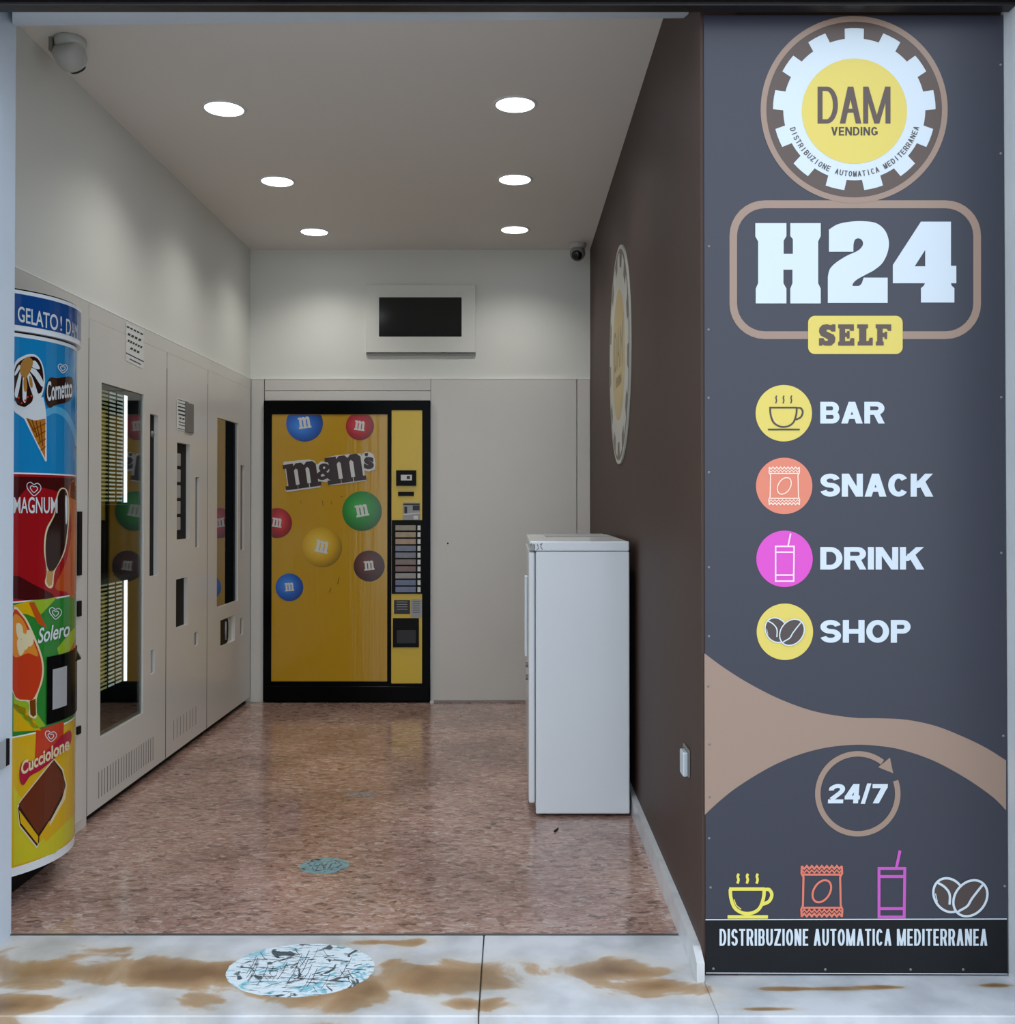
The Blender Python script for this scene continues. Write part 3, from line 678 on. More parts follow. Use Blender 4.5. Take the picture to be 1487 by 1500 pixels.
drum_shell(zht, zht + 0.006, 0.004, m=M['soft'], name='top_cap')
bm = BM(); box(bm, XL + 0.0005, XL + 0.022, 3.17, 4.065, 0.05, 2.0); obj('body', bm, M['panel'], ic, bevel=0.003)
bm = BM(); box(bm, XL + 0.0005, XL + 0.05, 3.32, 3.74, 0.0, 0.10); obj('plinth', bm, M['soft'], ic)
for z0, z1 in ((1.02, 1.27), (0.86, 0.92), (0.40, 0.43)):
    bm = BM(); box(bm, XL + 0.022, XL + 0.03, 4.00, 4.03, z0, z1); obj('hinge', bm, M['soft'], ic)
DR = Drum()
class DrumH(Drum):
    R = CR + 0.0125
    def pos(s, u, v, d): return Drum.pos(s, u, v, d + 0.0123)
DH = DrumH()
A0, A1 = -15 * STEP, 10 * STEP
def band(name, m, z0, z1, surf=DR, a0=A0, a1=A1, layer=0, parent=ic):
    bm = BM(); ks = sorted({a0, a1} | {s for s in Drum.slices if a0 < s < a1})
    for a, b in zip(ks, ks[1:]):
        vs = [bm.verts.new(surf.pos(u if u != b else b - 1e-5, v, 0.0005 * (layer + 1))) for u, v in ((a, z0), (b, z0), (b, z1), (a, z1))]
        bm.faces.new(vs)
    return obj(name, bm, m, parent)
hd = band('header_print', M['ih'], zhb + 0.012, zht - 0.012, DH)
K1 = lambda lp: cr(lp, 3, 0, 400)
K2 = lambda lp: cr(lp, 3, 0, 850)
KH = 10.714
def TH_(s, x0, x1, yt0, yb0, yt1, yb1, bold=0.0):
    vs, fs = text2d(s, bold); o = []
    for u, v in vs:
        top = yt0 + (yt1 - yt0) * u; bot = yb0 + (yb1 - yb0) * u
        o.append((10 + (x0 + (x1 - x0) * u) / KH, 420 + (bot + (top - bot) * v) / KH))
    return o, fs
art('lettering', hd, M['iwht'], DH, 2, TH_('GELATO', 170, 800, 300, 545, 445, 695, 0.012), TH_('!', 835, 862, 460, 690, 465, 700), TH_('D', 925, 1000, 500, 745, 515, 765, 0.01), TH_('AM', 1010, 1100, 540, 775, 600, 830))
pz = [(1.402, 1.842, 'ib'), (0.985, 1.397, 'ir'), (0.550, 0.980, 'ig'), (0.128, 0.545, 'iy')]
pan = [band('advert_print', M[m], z0, z1) for z0, z1, m in pz]
for p_, (z0, z1, m) in zip(pan, pz): p_['label'] = {'ib': 'blue cone advert', 'ir': 'dark red chocolate lolly advert', 'ig': 'green fruit lolly advert', 'iy': 'yellow biscuit sandwich advert'}[m]
def heart(cx, cy, s, par, wd=3.2, m='iwht', K=K1, slope=0.15):
    def h(k): return [(cx + k * s * x, cy + k * s * y + slope * k * s * x) for x, y in ((0, 0.95), (-0.6, 0.45), (-0.98, -0.1), (-0.95, -0.65), (-0.5, -0.95), (0, -0.7), (0.5, -0.95), (0.95, -0.65), (0.98, -0.1), (0.6, 0.45))]
    a = smooth_path(h(1.0), 4, True); b = smooth_path(h(0.5), 4, True)
    sh = [stroke(K(a), wd / 3, True), stroke(K(b), wd / 3, True)]
    art('heart_logo', par, M[m], DR, 6, *sh)
# advert 1: cone
p = pan[0]
art('print_shade', p, M['ib2'], DR, 1, [K1(smooth_path([(200, 600), (250, 585), (300, 620), (334, 700), (332, 770), (316, 700), (285, 640), (240, 615), (205, 630)], 3, True))])
art('cone_print', p, M['iwht'], DR, 2, [K1([(60, 560), (72, 570), (190, 545), (198, 590), (203, 640), (204, 826), (198, 828), (105, 640), (66, 612), (60, 600)])])
art('cone_print', p, M['icone'], DR, 3, [K1([(112, 636), (150, 648), (198, 640), (196, 812), (150, 720)])])
sh = [stroke(K1([(120 + 18 * k, 640 + 4 * k), (150 + 12 * k, 700 + 20 * k)]), 1.6) for k in range(4)] + [stroke(K1([(198, 660 + 34 * k), (140 + 12 * k, 690 + 30 * k)]), 1.4) for k in range(4)]
art('cone_print', p, M['iconed'], DR, 4, *sh)
scoop = smooth_path([(60, 410), (100, 365), (150, 358), (182, 395), (194, 460), (188, 520), (160, 575), (110, 590), (66, 575)], 4, True)
art('ice_cream_print', p, M['iwht'], DR, 5, [K1(scoop)])
art('ice_cream_print', p, M['ichoc'], DR, 6, [K1(smooth_path([(62, 425), (100, 378), (150, 368), (178, 402), (188, 460), (182, 515), (165, 530), (150, 500), (140, 560), (120, 580), (100, 588), (64, 560)], 3, True))])
for pts_ in ([(122, 400), (150, 385), (172, 420), (150, 420)], [(120, 420), (155, 425), (188, 480), (180, 500), (150, 455)], [(112, 430), (135, 450), (165, 540), (152, 560), (128, 500)], [(100, 430), (112, 450), (112, 560), (98, 560), (96, 500)], [(88, 425), (92, 450), (74, 545), (62, 530), (74, 470)], [(80, 405), (88, 415), (66, 450), (62, 440)]):
    art('ice_cream_print', p, M['iwht'], DR, 7, [K1(smooth_path(pts_, 3, True))])
for pts_ in ([(90, 395), (120, 368), (142, 392), (125, 440), (105, 462), (86, 440)], [(100, 470), (112, 462), (116, 510), (104, 520)], [(124, 455), (136, 462), (140, 500), (130, 500)]):
    art('ice_cream_print', p, M['inut'], DR, 8, [K1(smooth_path(pts_, 3, True))])
for x_, y_ in ((78, 548), (92, 572), (118, 545), (135, 540), (108, 560)):
    art('ice_cream_print', p, M['ired'], DR, 8, [K1(circ(x_, y_, 5, 8))])
heart(272, 420, 20, p)
art('lettering', p, M['ichoc'], DR, 5, [K1(smooth_path([(196, 520), (215, 462), (250, 462), (312, 458), (316, 520), (300, 562), (240, 580), (215, 592), (198, 560)], 4, True))])
vs, fs = T('Cornetto', 67.5, 559, 104.5, 588, 0.02, skew=-6); art('lettering', p, M['iwht'], DR, 6, (vs, fs))
# advert 2: chocolate lolly
p = pan[1]
art('print_shade', p, M['idr'], DR, 1, [K1([(60, 895), (335, 900), (335, 1000), (260, 960), (130, 930), (60, 1010)])], [K1(smooth_path([(60, 1330), (150, 1370), (240, 1425), (60, 1430)], 3, True))])
art('print_shade', p, M['ior'], DR, 1, [K1(smooth_path([(300, 960), (334, 940), (334, 1400), (290, 1400), (240, 1380), (285, 1280), (312, 1130)], 3, True))])
outl = smooth_path([(245, 990), (262, 948), (288, 948), (300, 985), (302, 1080), (285, 1220), (240, 1310), (232, 1375), (214, 1384), (196, 1360), (204, 1310), (192, 1220), (200, 1130), (235, 1060)], 4, True)
art('lolly_print', p, M['icream'], DR, 2, [K1(outl)])
art('lolly_print', p, M['ichoc'], DR, 3, [K1(smooth_path([(250, 990), (265, 953), (285, 953), (295, 990), (297, 1080), (280, 1215), (236, 1305), (208, 1298), (198, 1220), (206, 1135), (240, 1060)], 4, True))])
art('lolly_print', p, M['iwood'], DR, 3, [K1([(207, 1306), (234, 1308), (226, 1370), (212, 1377), (202, 1357)])])
art('lolly_print', p, M['iwht'], DR, 4, [K1(smooth_path([(284, 985), (293, 990), (294, 1080), (286, 1100)], 3, True))])
heart(146, 950, 30, p)
vs, fs = T('MAGNUM', 19.5, 728, 83, 752, 0.01, skew=0); art('lettering', p, M['iwht'], DR, 6, (vs, fs))
# advert 3: fruit lolly
p = pan[2]
art('print_shade', p, M['iy'], DR, 1, [K2([(58, 110), (130, 90), (190, 180), (120, 150), (58, 140)])], [K2([(58, 540), (110, 560), (180, 660), (58, 665)])])
art('print_shade', p, M['ilg'], DR, 1, [K2([(130, 90), (250, 75), (180, 150)])], [K2([(58, 500), (130, 540), (200, 640), (150, 655), (58, 560)])], [K2([(250, 300), (330, 200), (330, 380), (280, 400)])])
art('print_shade', p, M['ior'], DR, 2, [K2([(125, 98), (150, 96), (205, 210), (165, 190)])], [K2([(300, 320), (330, 260), (330, 370), (285, 380)])])
art('lolly_print', p, M['icream'], DR, 3, [K2(smooth_path([(54, 140), (100, 150), (140, 220), (185, 340), (188, 430), (160, 520), (160, 598), (142, 606), (124, 590), (122, 535), (54, 490)], 4, True))])
art('lolly_print', p, M['ired'], DR, 4, [K2(smooth_path([(54, 150), (96, 158), (132, 225), (178, 345), (180, 428), (150, 512), (120, 525), (54, 480)], 4, True))])
art('lolly_print', p, M['iorange'], DR, 5, [K2(smooth_path([(56, 160), (92, 166), (125, 230), (165, 330), (120, 320), (56, 330)], 4, True))])
art('lolly_print', p, M['icream'], DR, 6, *[[K2(smooth_path([(70 + dx, 190 + dy), (92 + dx, 196 + dy), (100 + dx, 240 + dy), (82 + dx, 262 + dy), (70 + dx, 230 + dy)], 3, True))] for dx, dy in ((0, 0), (24, 45), (4, 70), (45, 30))])
art('lolly_print', p, M['iconed'], DR, 5, [K2([(128, 530), (154, 520), (156, 592), (143, 600), (131, 588)])])
heart(240, 146, 26, p, K=K2)
vs, fs = T('Solero', 54, 920, 99.5, 943, 0.015, skew=-11, lean=3); art('lettering', p, M['iwht'], DR, 7, (vs, fs))
# advert 4: biscuit sandwich
p = pan[3]
art('print_shade', p, M['iy2'], DR, 1, [K2([(58, 900), (58, 1255), (240, 1200), (325, 1120), (325, 1030), (200, 1150)])])
art('print_shade', p, M['ired'], DR, 1, [K2([(158, 660), (280, 620), (276, 740), (150, 830)])])
art('biscuit_print', p, M['icream'], DR, 3, [K2([(74, 990), (88, 965), (235, 780), (275, 830), (292, 900), (285, 960), (160, 1178), (82, 1080)])])
art('biscuit_print', p, M['ichoc'], DR, 4, [K2([(78, 1000), (92, 970), (235, 790), (270, 835), (286, 900), (270, 960), (160, 1168), (86, 1075)])])
art('biscuit_print', p, M['ibis'], DR, 5, [K2([(80, 985), (94, 965), (232, 792), (268, 850), (284, 910), (215, 1045), (165, 1115)])])
art('biscuit_print', p, M['iy'], DR, 6, [K2([(82, 1010), (165, 1125), (163, 1160), (88, 1065)])], [K2([(170, 1125), (214, 1055), (214, 1085), (168, 1160)])])
heart(220, 686, 24, p, K=K2)
art('lettering', p, M['imag'], DR, 7, [K2(smooth_path([(84, 870), (95, 800), (150, 790), (215, 740), (300, 660), (304, 720), (255, 765), (180, 830), (130, 860), (100, 900)], 4, True))])
vs, fs = T('Cucciolone', 30, 1116, 100, 1136, 0.03, skew=-38); art('lettering', p, M['icream'], DR, 8, (vs, fs))
# pick-up hatch
hz0, hz1 = 0.565, 0.79
ha0, ha1 = DR.uv(67, 1020)[0], 8 * STEP
hatch = band('hatch_frame', M['black'], hz0, hz1, layer=9, a0=ha0, a1=ha1)
band('hatch_window', M['midgrey'], hz0 + 0.045, hz1 - 0.045, layer=11, a0=ha0 + 0.07, a1=ha0 + 0.30, parent=hatch)
bm = BM()
q = []
for a, r in ((ha0 + 0.3, 0.002), (5.5 * STEP, 0.018), (8 * STEP, 0.022), (8 * STEP, 0.0)):
    q.append((CC.x + (CR + r) * math.cos(a), CC.y + (CR + r) * math.sin(a)))
lo = [bm.verts.new((x, y, hz1 - 0.045)) for x, y in q]; hi = [bm.verts.new((x + (CC.x - x) * (0.12 if i in (1, 2) else 0), y, hz1 + (0.02 if i in (1, 2) else 0))) for i, (x, y) in enumerate(q)]
for i in range(4): bm.faces.new([lo[i], lo[(i + 1) % 4], hi[(i + 1) % 4], hi[i]])
bm.faces.new(lo[::-1]); bm.faces.new(hi)
obj('hatch_hood', bm, M['black'], hatch)

# ------------------------------------------------------------------ sweets machine in the back wall
YM = YB - 0.02
sm = thing('sweets_vending_machine', ((MX0 + MX1) / 2, YM, 0), 'yellow and black snack vending machine set in the back wall', 'vending machine')
k5 = lambda x, y: (380 + x / 5.719, 570 + y / 5.719)
k6 = lambda x, y: (380 + x / 5.719, 800 + y / 5.719)
def ybox(bm, x0, y0, x1, y1, Yf, Yb):
    a, b = onY(x0, y1, Yf), onY(x1, y0, Yf); box(bm, a.x, b.x, Yf, Yb, a.z, b.z)
bm = BM(); box(bm, MX0 + 0.004, MX1 - 0.004, YM + 0.03, YB + 0.75, 0.0, MZ1 - 0.004); obj('cabinet', bm, M['black'], sm)
bm = BM()
dx0, dx1 = onY(398, 800, YM).x, onY(567.5, 800, YM).x; dz0, dz1 = onY(480, 998, YM).z, onY(480, 607, YM).z
sx0, sx1 = onY(573.5, 800, YM).x, onY(618.5, 800, YM).x; sz0, sz1 = onY(595, 1001, YM).z, onY(595, 601, YM).z
sheet_with_holes(bm, MX0 + 0.0005, MX1 - 0.0005, 0.01, MZ1 + 0.003, [(dx0, dx1, dz0, dz1), (sx0, sx1, sz0, sz1)], lambda a, b, d: (a, YM - 0.006 + d, b), 0.036)
obj('frame', bm, M['black'], sm, bevel=0.003)
bm = BM(); box(bm, MX0 + 0.004, MX1 - 0.004, YM - 0.012, YM + 0.02, 0.012, onY(480, 1005, YM).z); obj('kick_plate', bm, M['black'], sm, bevel=0.004)
bm = BM(); box(bm, dx0, dx1, YM, YM + 0.03, dz0, dz1); door = obj('front_panel', bm, M['my'], sm)
bm = BM(); box(bm, sx0, sx1, YM - 0.002, YM + 0.03, sz0, sz1); side = obj('control_panel', bm, M['my2'], sm)
SD = PlaneY(YM); SS = PlaneY(YM - 0.002)
def clipd(lp, x0, y0, x1, y1):
    return [(min(max(x, x0), x1), min(max(y, y0), y1)) for x, y in lp]
X0, X1, Y0c, Y1c = 398.5, 567, 607.5, 997.5
def mglyph(cx, cy, w_, h_, rot):
    g = [(0, 8), (3.2, 8), (3.2, 7.2), (4.0, 8), (5.6, 8), (6.4, 7.1), (7.2, 8), (9.0, 8), (10, 7), (10, 1.3), (10.8, 1.3), (10.8, 0), (7.3, 0), (7.3, 1.3), (7.8, 1.3), (7.8, 5.8), (7.2, 6.4), (6.7, 5.9), (6.7, 1.3), (7.1, 1.3), (7.1, 0), (3.8, 0), (3.8, 1.3), (4.3, 1.3), (4.3, 5.9), (3.8, 6.4), (3.2, 5.8), (3.2, 1.3), (3.7, 1.3), (3.7, 0), (0, 0), (0, 1.3), (0.9, 1.3), (0.9, 6.7), (0, 6.7)]
    c, s = math.cos(math.radians(rot)), math.sin(math.radians(rot)); o = []
    for x, y in g:
        u, v = (x / 10.8 - 0.5) * w_, -(y / 8 - 0.5) * h_
        o.append((cx + u * c - v * s, cy + u * s + v * c))
    return o
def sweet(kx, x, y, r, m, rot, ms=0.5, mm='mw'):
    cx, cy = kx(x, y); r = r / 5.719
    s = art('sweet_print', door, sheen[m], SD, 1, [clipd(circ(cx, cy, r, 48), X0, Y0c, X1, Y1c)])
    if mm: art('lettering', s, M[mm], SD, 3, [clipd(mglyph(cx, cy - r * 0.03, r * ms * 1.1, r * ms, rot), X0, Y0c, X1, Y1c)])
sweet(k5, 379, 286, 154, 'blue', -8, 0.62); sweet(k5, 842, 310, 118, 'red', 8, 0.68); sweet(k5, 860, 1022, 166, 'green', -10, 0.6)
sweet(k5, 148, 1122, 126, 'red', 8, 0.6); sweet(k5, 525, 1325, 168, 'yellow', 12, 0.6); sweet(k6, 920, 166, 130, 'brown', -6, 0.6); sweet(k6, 252, 345, 116, 'blue', -4, 0.6)
art('print_marks', door, M['iconed'], SD, 1, *[stroke([k5(*a), k5(*b)], 0.8) for a, b in (((345, 935), (350, 960)), ((528, 935), (535, 980)), ((600, 940), (606, 965)), ((680, 905), (700, 900)))], *[stroke([k6(*a), k6(*b)], 1.0) for a, b in (((655, 320), (668, 260)), ((585, 390), (600, 350)))])
# word mark: two slab m, ampersand, apostrophe s
g1 = mglyph(*k5(358, 722), 300 / 5.719, 215 / 5.719, -8); g2 = mglyph(*k5(722, 668), 325 / 5.719, 228 / 5.719, -8)
amp = T('&', *k5(480, 622), *k5(632, 762), 0.03); ess = T('s', *k5(876, 568), *k5(960, 670), 0.05); apo = T("'", *k5(882, 536), *k5(912, 562), 0.03)
q5 = lambda lp: [k5(*p_) for p_ in lp]
art('wordmark_outline', door, M['mw'], SD, 4, *[[q5(p_)] for p_ in (
    [(200, 628), (205, 610), (300, 600), (330, 596), (420, 590), (462, 600), (480, 630), (500, 790), (515, 800), (512, 822), (350, 845), (232, 862), (218, 850), (235, 800), (215, 660)],
    [(555, 575), (640, 555), (760, 545), (845, 540), (868, 570), (885, 735), (900, 742), (890, 768), (700, 795), (595, 806), (585, 780), (605, 760), (580, 610)],
    [(470, 640), (520, 605), (570, 615), (645, 680), (645, 740), (560, 780), (490, 770), (470, 730)],
    [(862, 545), (890, 525), (930, 530), (958, 550), (975, 620), (970, 672), (920, 690), (875, 682), (862, 640)])])
art('wordmark', door, M['mb'], SD, 6, [g1], [g2], amp, ess, apo)
# control panel fittings
def fit(name, k, x0, y0, x1, y1, m, d=0.006, parent=side, bevel=0.0):
    bm = BM(); a = k(x0, y0); b = k(x1, y1); ybox(bm, a[0], a[1], b[0], b[1], YM - 0.002 - d, YM - 0.0022); return obj(name, bm, m, parent, bevel=bevel)
o = fit('card_reader', k5, 1145, 680, 1313, 810, M['soft'], 0.010)
art('reader_label', o, M['paper'], PlaneY(YM - 0.012), 1, [[k5(1185, 718), k5(1278, 718), k5(1278, 765), k5(1185, 765)]]); art('reader_label', o, M['ink'], PlaneY(YM - 0.012), 2, [[k5(1235, 726), k5(1262, 726), k5(1262, 754), k5(1235, 754)]])
fit('coin_slot', k5, 1162, 860, 1294, 895, M['soft'])
o = fit('display', k5, 1202, 950, 1345, 1097, M['midgrey'], 0.004)
art('display_print', o, M['ink'], PlaneY(YM - 0.006), 1, [[k5(1205, 958), k5(1342, 958), k5(1342, 972), k5(1205, 972)]], [[k5(1215, 985), k5(1238, 985), k5(1238, 1040), k5(1215, 1040)]], [[k5(1285, 975), k5(1342, 975), k5(1342, 1015), k5(1285, 1015)]])
art('display_print', o, M['paper'], PlaneY(YM - 0.006), 2, stroke([k5(1202, 1052), k5(1345, 1038)], 1.6), [[k5(1292, 1060), k5(1330, 1060), k5(1330, 1092), k5(1292, 1092)]])
sel = fit('selection_block', k5, 1108, 1098, 1366, 1715, M['soft'], 0.007)
for i in range(10):
    y = 1140 + 57.4 * i
    bm = BM(); a = k5(1140, y); b = k5(1310, y + 44); ybox(bm, a[0], a[1], b[0], b[1], YM - 0.013, YM - 0.0095); obj('label_strip', bm, M['strips'][i], sel)
    bm = BM(); a = k5(1325, y + 2); b = k5(1350, y + 42); ybox(bm, a[0], a[1], b[0], b[1], YM - 0.015, YM - 0.0095); obj('selection_button', bm, M['paper'], sel)
fit('keypad_label', k6, 1128, 452, 1262, 568, M['ink'], 0.002); o = fit('price_label', k6, 1268, 445, 1362, 596, M['midgrey'], 0.002)
art('label_print', o, M['ink'], PlaneY(YM - 0.004), 1, *[stroke([k6(1285, 465 + 18 * k), k6(1345, 465 + 18 * k)], 0.8) for k in range(6)])
art('label_print', side, M['midgrey'], PlaneY(YM - 0.004), 1, *[stroke([k6(1150, 468 + 20 * k), k6(1240, 468 + 20 * k)], 0.8) for k in range(4)])
o = fit('dispensing_flap', k6, 1118, 604, 1336, 848, M['soft'], 0.008)
bm = BM(); a = k6(1150, 705); b = k6(1312, 815); ybox(bm, a[0], a[1], b[0], b[1], YM - 0.014, YM - 0.0102); obj('flap', bm, M['cavity'], o, bevel=0.002)

# ------------------------------------------------------------------ screen on the back wall
YW = YB + 0.02
ts = thing('wall_screen', (onY(616, 520, YW).x, YW, onY(616, 520, YW).z), 'black switched-off screen in a wide white frame high on the back wall', 'screen')
a, b = onY(537, 517, YW), onY(697, 418, YW); c, d = onY(556, 494, YW), onY(676.5, 436.5, YW)
bm = BM(); sheet_with_holes(bm, a.x, b.x, a.z, b.z, [(c.x, d.x, c.z, d.z)], lambda u, v, k: (u, YW - 0.026 + k, v), 0.0255); obj('frame', bm, M['wall'], ts, bevel=0.002)
bm = BM(); box(bm, c.x, d.x, YW - 0.020, YW - 0.001, c.z, d.z); obj('screen', bm, M['screen'], ts)
bm = BM(); box(bm, a.x, b.x, YW - 0.018, YW - 0.0005, a.z - 0.016, a.z - 0.004); obj('ledge', bm, M['camd'], ts)

# ------------------------------------------------------------------ security cameras
cpos = Vector((onY(846, 358, YB - 0.14).x, YB - 0.14, H))
t = thing('security_camera', cpos, 'white dome camera with a black lens under the ceiling in the back right corner', 'security camera')
bm = BM(); lathe(bm, [(0.052, 0), (0.055, -0.012), (0.05, -0.03), (0.035, -0.036)], cpos, 28); obj('base', bm, M['camw'], t, smooth=True)
bm = BM(); lathe(bm, [(0.01, -0.052), (0.034, -0.044), (0.048, -0.02), (0.05, 0.0), (0.046, 0.024), (0.038, 0.038)], cpos + Vector((0, 0, -0.062)), 28, (-0.15, -0.8, -0.55)); o = obj('eyeball', bm, M['camd'], t, smooth=True)
bm = BM(); lathe(bm, [(0.034, 0.0), (0.034, 0.006), (0.02, 0.012), (0.008, 0.013)], cpos + Vector((0, 0, -0.062)) + Vector((-0.15, -0.8, -0.55)).normalized() * 0.036, 24, (-0.15, -0.8, -0.55)); obj('lens', bm, M['lens'], o, smooth=True)
cp = onY(88, 70, 3.72); cp.z = H; cp.x = XL + 0.12
cp = Vector((-1.60, 3.68, H))
t = thing('security_camera', cp, 'white turret camera under the ceiling near the entrance, above the ice cream machine', 'security camera')
bm = BM(); lathe(bm, [(0.052, 0), (0.055, -0.008), (0.052, -0.03), (0.045, -0.034)], cp, 28); obj('base', bm, M['camw'], t, smooth=True)
bm = BM(); lathe(bm, [(0.040, -0.045), (0.054, -0.03), (0.056, 0.0), (0.05, 0.03), (0.035, 0.045), (0.015, 0.052)], cp + Vector((0, 0, -0.062)), 28, (0.2, 0.75, -0.6)); o = obj('eyeball', bm, M['camw'], t, smooth=True)
bm = BM(); lathe(bm, [(0.03, 0), (0.03, 0.006), (0.01, 0.008)], cp + Vector((0, 0, -0.062)) + Vector((0.2, 0.75, -0.6)).normalized() * 0.048, 20, (0.2, 0.75, -0.6)); obj('lens', bm, M['lens'], o, smooth=True)
bm = BM(); box(bm, cp.x - 0.07, cp.x - 0.056, cp.y - 0.02, cp.y + 0.02, H - 0.05, H - 0.001); obj('bracket', bm, M['camd'], t)

# ------------------------------------------------------------------ ceiling lamps
def where(i, j):
    return 'round recessed ceiling lamp, %s of the row %s' % (['nearest the entrance', 'middle', 'nearest the back wall'][j], ['above the left-hand machines', 'nearer the brown wall'][i])
for i, x in enumerate((-1.228, 0.008)):
    for j, y in enumerate(((4.33, 5.31, 6.30), (4.285, 5.28, 6.25))[i]):
        L = thing('ceiling_lamp', (x, y, H), where(i, j), 'lamp', 'recessed ceiling lamps')
        bm = BM(); R_ = 0.085
        prof = [(R_ - 0.004, 0.0), (R_ - 0.004, -0.005), (R_ + 0.006, -0.005), (R_ + 0.010, 0.0)]
        n = 40; rings = [[bm.verts.new((x + r * math.cos(6.28318 * k / n), y + r * math.sin(6.28318 * k / n), H + h)) for k in range(n)] for r, h in prof]
        for A, B in zip(rings, rings[1:]):
            for k in range(n): bm.faces.new([A[k], A[(k + 1) % n], B[(k + 1) % n], B[k]])
        obj('trim_ring', bm, M['ring'], L)
        bm = BM(); lathe(bm, [(R_ - 0.004, -0.0005), (R_ - 0.004, -0.003)], (x, y, H), 40); obj('diffuser', bm, M['lamp'], L)
        ld = bpy.data.lights.new('lamp_light', 'SPOT'); ld.energy = LAMP_W; ld.spot_size = math.radians(132); ld.spot_blend = 1.0; ld.shadow_soft_size = 0.06; ld.color = (1.0, 0.985, 0.93)
        lo_ = bpy.data.objects.new('lamp_light', ld); C.objects.link(lo_); lo_.parent = L; lo_.location = (0, 0, -0.012)

# ------------------------------------------------------------------ white upright freezer
FY = 1.3 * F / (1195 - 738)     # front face distance
fx0, fx1 = onY(785, 1000, FY).x, onY(922.5, 1000, FY).x; fz = onY(850, 793, FY).z
fr = thing('freezer', ((fx0 + fx1) / 2, FY + 0.5, 0), 'white upright freezer standing with its back to the brown wall', 'freezer')
FD = FY + 1.0
ft = onY(850, 808, FY).z
dxl = onY(774.5, 1000, FY).x
bm = BM(); box(bm, fx0, fx1, FY, FD, 0.012, ft); obj('body', bm, M['white'], fr, bevel=0.006)
bm = BM(); box(bm, dxl + 0.004, fx1 - 0.001, FY - 0.001, FD + 0.001, ft + 0.0015, fz); obj('top', bm, M['white'], fr, bevel=0.006)
bm = BM(); box(bm, fx0 + 0.06, fx1 - 0.03, FY + 0.55, FD - 0.03, fz, fz + 0.004); obj('top_inset', bm, M['midgrey'], fr, bevel=0.0015)
bm = BM(); box(bm, dxl, fx0 - 0.003, FY + 0.004, FD - 0.004, 0.055, ft - 0.001); d_ = obj('door', bm, M['white'], fr, bevel=0.008)
bm = BM(); box(bm, dxl - 0.014, dxl - 0.0005, FY + 0.30, FY + 0.36, 0.62, 0.98); obj('handle', bm, M['white'], d_, bevel=0.005)
for z in (0.60, 0.545):
    bm = BM(); cyl(bm, (dxl - 0.010, FY + 0.2, z), (dxl + 0.001, FY + 0.2, z), 0.011, n=14); obj('lock', bm, M['grey'], d_)
bm = BM(); box(bm, fx0 - 0.003, fx0, FY + 0.006, FD - 0.006, 0.06, ft - 0.002); obj('seal', bm, M['grey'], fr)
bm = BM(); box(bm, dxl + 0.006, fx0 - 0.003, FY - 0.0025, FY - 0.0011, ft + 0.001, fz - 0.012); obj('hinge_cover', bm, M['midgrey'], fr)
SF = PlaneY(FY - 0.0026)
art('scribble', fr, M['ink'], SF, 0, stroke([(776, 798), (779, 796), (777, 801)], 0.7), stroke([(782, 797), (783, 804)], 0.7), stroke([(787, 797), (789, 803), (786, 806)], 0.8), stroke([(791, 798), (794, 796), (792, 801), (795, 805)], 0.8), stroke([(775, 807), (784, 807)], 0.9))
for x in (fx0 + 0.04, fx1 - 0.04):
    for y in (FY + 0.05, FD - 0.05):
        bm = BM(); cyl(bm, (x, y, 0), (x, y, 0.013), 0.018, n=12); obj('foot', bm, M['soft'], fr)

# ------------------------------------------------------------------ round logo sign on the brown wall
class WallR:
    slices = None
    def pos(s, u, v, d): return (xr(u) - d, u, v)
def gear(cx, cy, ro, ri, n, a_off=90, duty=0.5):
    o = []
    st = 360 / n
    for k in range(n):
        c = a_off + k * st
        wo, wi = st * duty / 2, st * (duty + 0.06) / 2
        for a, r in [(c - wi, ri), (c - wo, ro), (c - wo / 3, ro), (c + wo / 3, ro), (c + wo, ro), (c + wi, ri)] + [(c + wi + (st - 2 * wi) * q / 4, ri) for q in (1, 2, 3)]:
            t = math.radians(a); o.append((cx + r * math.cos(t), cy - r * math.sin(t)))
    return o
oy0, oy1 = 1500 * XR0 / (925.5 - 752) , 1500 * XR0 / (895.5 - 752)
oc, orr = (onX(925.5, 520, xr(4.4)).y + onX(895.5, 520, xr(5.3)).y) / 2, None
orx = (onX(895.5, 520, xr(5.3)).y - onX(925.5, 520, xr(4.4)).y) / 2
YO = oc; zo1, zo0 = onY(911, 362, YO).z, onY(909, 680, YO).z; zoc, orz = (zo1 + zo0) / 2, (zo1 - zo0) / 2
class Wl(WallR):
    def uv(s, x, y): return (YO + x * orx, zoc - y * orz)      # unit-disc artwork, placed at the sign
WS = Wl()
rs = thing('round_sign', (xr(YO), YO, zo0), 'round cream and yellow gear logo sign on the brown side wall', 'sign')
bm = BM(); n = 64
A = [bm.verts.new((xr(YO + orx * math.cos(6.28318 * k / n)) - 0.0003, YO + orx * math.cos(6.28318 * k / n), zoc + orz * math.sin(6.28318 * k / n))) for k in range(n)]
B = [bm.verts.new((v.co.x - 0.008, v.co.y, v.co.z)) for v in A]
bm.faces.new(A); bm.faces.new(B[::-1])
for k in range(n): bm.faces.new([A[k], A[(k + 1) % n], B[(k + 1) % n], B[k]])
obj('disc', bm, M['signw'], rs)
class Wl2(Wl):
    def pos(s, u, v, d): return (xr(u) - 0.0083 - d, u, v)
W2 = Wl2()
art('ring_print', rs, M['signr'], W2, 0, [circ(0, 0, 0.965, 64)]); art('gear_print', rs, M['signw'], W2, 1, [gear(0, 0, 0.93, 0.8, 13)]); dsc = art('centre_print', rs, M['signy'], W2, 2, [circ(0, 0, 0.6, 48)])
